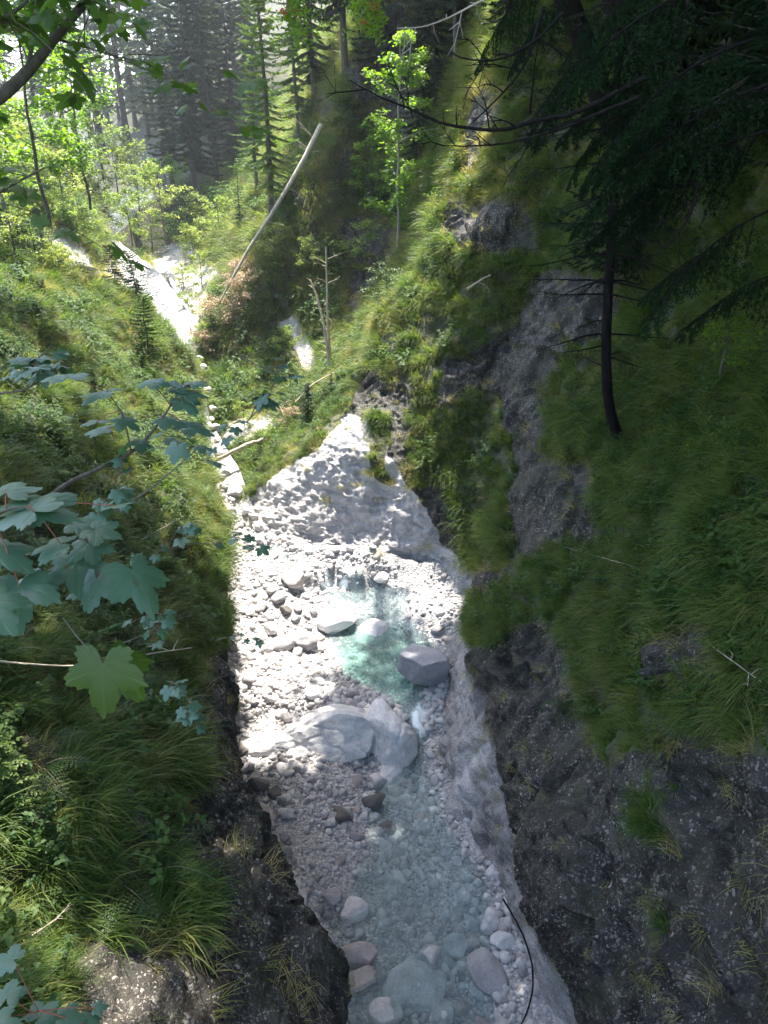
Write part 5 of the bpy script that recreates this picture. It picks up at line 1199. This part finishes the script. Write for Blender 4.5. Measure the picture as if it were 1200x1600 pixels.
sycamore('maple_branch', 'slender maple branch with leaves crossing in front of the left slope', [([(60,790,2.1),(112,752,2.3),(200,710,2.5),(245,665,2.6),(280,612,2.7)], .010, .003), ([(205,705,2.5),(192,650,2.45),(170,615,2.4)], .003, .0018), ([(180,800,2.9),(240,760,3.0),(310,700,3.1)], .006, .002)],
 [(168,612,2.35,.13,165,-8,0),(105,590,2.3,.12,120,0,0),(235,600,2.6,.10,70,10,0),(270,605,2.7,.10,40,-4,10),(290,612,2.7,.11,5,-12,0),(285,625,2.65,.10,-40,-20,0),(255,655,2.6,.10,-10,-10,0),(290,665,2.6,.12,-5,-12,0),(190,655,2.45,.09,-20,-16,0),(165,670,2.45,.10,180,-10,0),(215,690,2.5,.08,0,-18,0),(300,600,2.75,.09,60,0,0),(150,660,2.4,.08,120,-5,0),(265,690,2.9,.08,20,-12,0),(310,698,3.1,.08,10,-10,0),(180,790,2.0,.095,10,8,-20)], 21, n_fill=26, fill=np.array([.22,.25,.08]), fsize=.055)
sycamore('maple_branch', 'small leafy maple twigs in front of the middle of the left slope', [([(-40,620,3.4),(45,606,3.5),(52,570,3.5),(80,540,3.5)], .006, .002), ([(45,606,3.5),(120,560,3.6)], .004, .002)], [(60,560,3.5,.1,90,0,0)], 31, n_fill=40, fill=np.array([.25,.2,.12]), fsize=.075)
sycamore('maple_branch', 'small green maple twigs above the dark left rock edge', [([(180,1010,3.0),(240,985,3.1),(300,960,3.2)], .003, .0015), ([(270,1130,2.6),(290,1110,2.6),(300,1090,2.6)], .002, .001)], [(300,1100,2.6,.06,0,-20,0)], 33, n_fill=34, fill=np.array([.22,.2,.06]), fsize=.055)
sycamore('maple_branch', 'maple twig with small leaves against the left edge of the white bed', [([(250,860,3.6),(300,850,3.7),(345,850,3.8)], .003, .0015)], [(340,850,3.8,.06,0,-20,0)], 35, n_fill=22, fill=np.array([.14,.15,.06]), fsize=.065)
sycamore('maple_branch', 'tiny dark maple sprig in front of the white gravel', [([(340,1000,3.2),(365,994,3.2),(405,1000,3.2)], .002, .001)], [(375,992,3.2,.035,80,-5,0),(365,996,3.2,.03,170,-5,0),(398,998,3.2,.035,20,-10,0),(405,1003,3.2,.04,-70,-40,0),(385,1000,3.2,.03,-60,-40,0)], 37)
sycamore('maple_branch', 'dark maple twigs hanging before the sunlit bank at the centre left', [([(360,545,3.4),(400,570,3.4),(440,585,3.4)], .003, .0015), ([(385,660,3.4),(420,620,3.4),(432,580,3.4)], .003, .0015)], [(430,560,3.4,.06,60,-10,0)], 39, n_fill=30, fill=np.array([.10,.12,.07]), fsize=.06)
sycamore('maple_branch', 'dark green leaves in the bottom left corner', [([(-60,1640,1.5),(20,1600,1.5),(60,1580,1.5)], .004, .002)], [(10,1560,1.5,.10,100,-5,0),(60,1590,1.5,.10,60,-10,0),(100,1590,1.5,.09,10,-15,0),(150,1575,1.55,.05,20,-10,0),(20,1500,1.5,.09,170,-5,0),(-10,1600,1.4,.1,0,0,0),(130,1600,1.5,.08,-30,-20,0)], 41)
e = sycamore('maple_tree', 'overhanging maple boughs with sunlit leaves in the upper left corner', [([(-150,230,3.2),(-20,165,3.4),(40,115,3.6),(85,60,3.8),(140,-5,4.0),(170,-50,4.1)], .030, .014), ([(40,115,3.6),(52,60,3.7),(58,-20,3.8)], .010, .004), ([(-60,60,3.4),(20,20,3.6),(60,-20,3.7)], .012, .005), ([(-120,380,3.6),(0,300,3.8),(70,262,4.0)], .012, .004), ([(85,60,3.8),(120,70,4.0),(190,90,4.4)], .006, .003)],
 [(60,285,4.0,.11,30,-20,0),(20,290,3.9,.12,-40,-20,0),(40,300,3.9,.12,-80,-30,0)], 43, mat=syc_material('sunlit_sycamore_leaves', (.06, .13, .02), (.10, .18, .03), .2, .5), cat='tree', n_fill=330, fill=np.array([.42,.4,.26]), fsize=.085)

# rowan with berries hanging in at the top
e = bpy.data.objects.new('rowan_branch', None); col.objects.link(e); o = np.array(P(455,-60,4.2)); e.location = o; e['label'] = 'rowan twigs with red berry clusters hanging in at the top edge'; e['category'] = 'branch'
S = MB(); LV = []; LF = []; rs = np.random.default_rng(91); B = []
M_BERRY = stone_material('red_berries', [(0, (.5, .06, .02)), (1, (.62, .10, .03))], 3.0, .35, bump=.0005)
for (a, b, c) in [((455,-60,4.2),(450,-20,4.2),(447,18,4.2)), ((455,-60,4.2),(480,0,4.3),(470,60,4.3)), ((570,-60,4.4),(585,-20,4.4),(580,10,4.4)), ((570,-60,4.4),(575,0,4.4),(568,36,4.4))]:
    q = polyline([P(*a), P(*b), P(*c)]) - o; S.tube(q, np.linspace(.005, .002, len(q)), 5)
    for p in q[3:]:
        for _ in range(2):
            d = unit(rs.normal(0, .7, 3) + np.array([0, 0, -.7])); l = rs.uniform(.09, .15)
            for m in range(1, 7):
                c_ = p + d * l * m / 6; sd = unit(np.cross(d, rs.normal(size=3)))
                for sg in (-1, 1): leaf_quads(LV, LF, c_, unit(sd * sg + d * .3), unit(np.cross(sd, d)), .035, .006)
    B.append(q[-1])
link('stem', S.mesh('rowan_stem', M_STEM), e); link('foliage', mesh('rowan_leaves', LV, np.array(LF), mats=M_LEAF, smooth=False), e)
for c in (B[0], B[2], B[3]):
    Bm = MB()
    for _ in range(26):
        v, f = ICO[1]; Bm.add(v * .0048 + c + rs.normal(0, 1, 3) * np.array([.018, .018, .008]), f)
    link('berry_cluster', Bm.mesh('berries', M_BERRY), e)

# ------------------------------------------------------------------ haze
import bmesh
bm = bmesh.new(); bmesh.ops.create_cube(bm, size=1.0); me = bpy.data.meshes.new('haze'); bm.to_mesh(me); bm.free()
HZ = bpy.data.materials.new('haze'); HZ.use_nodes = True; t = HZ.node_tree; t.nodes.clear(); o_ = t.nodes.new('ShaderNodeOutputMaterial')
pv = t.nodes.new('ShaderNodeVolumePrincipled'); pv.inputs['Density'].default_value = .0009; pv.inputs['Color'].default_value = (.9, .95, 1, 1); pv.inputs['Anisotropy'].default_value = .4
t.links.new(pv.outputs[0], o_.inputs['Volume']); me.materials.append(HZ)
zs = float(ZZ.max()) + 25
hz = link('haze', me, loc=(0, 700, (zs - 12) / 2), scale=(3400, 4800, zs + 12), kind='stuff')
#SPLIT6
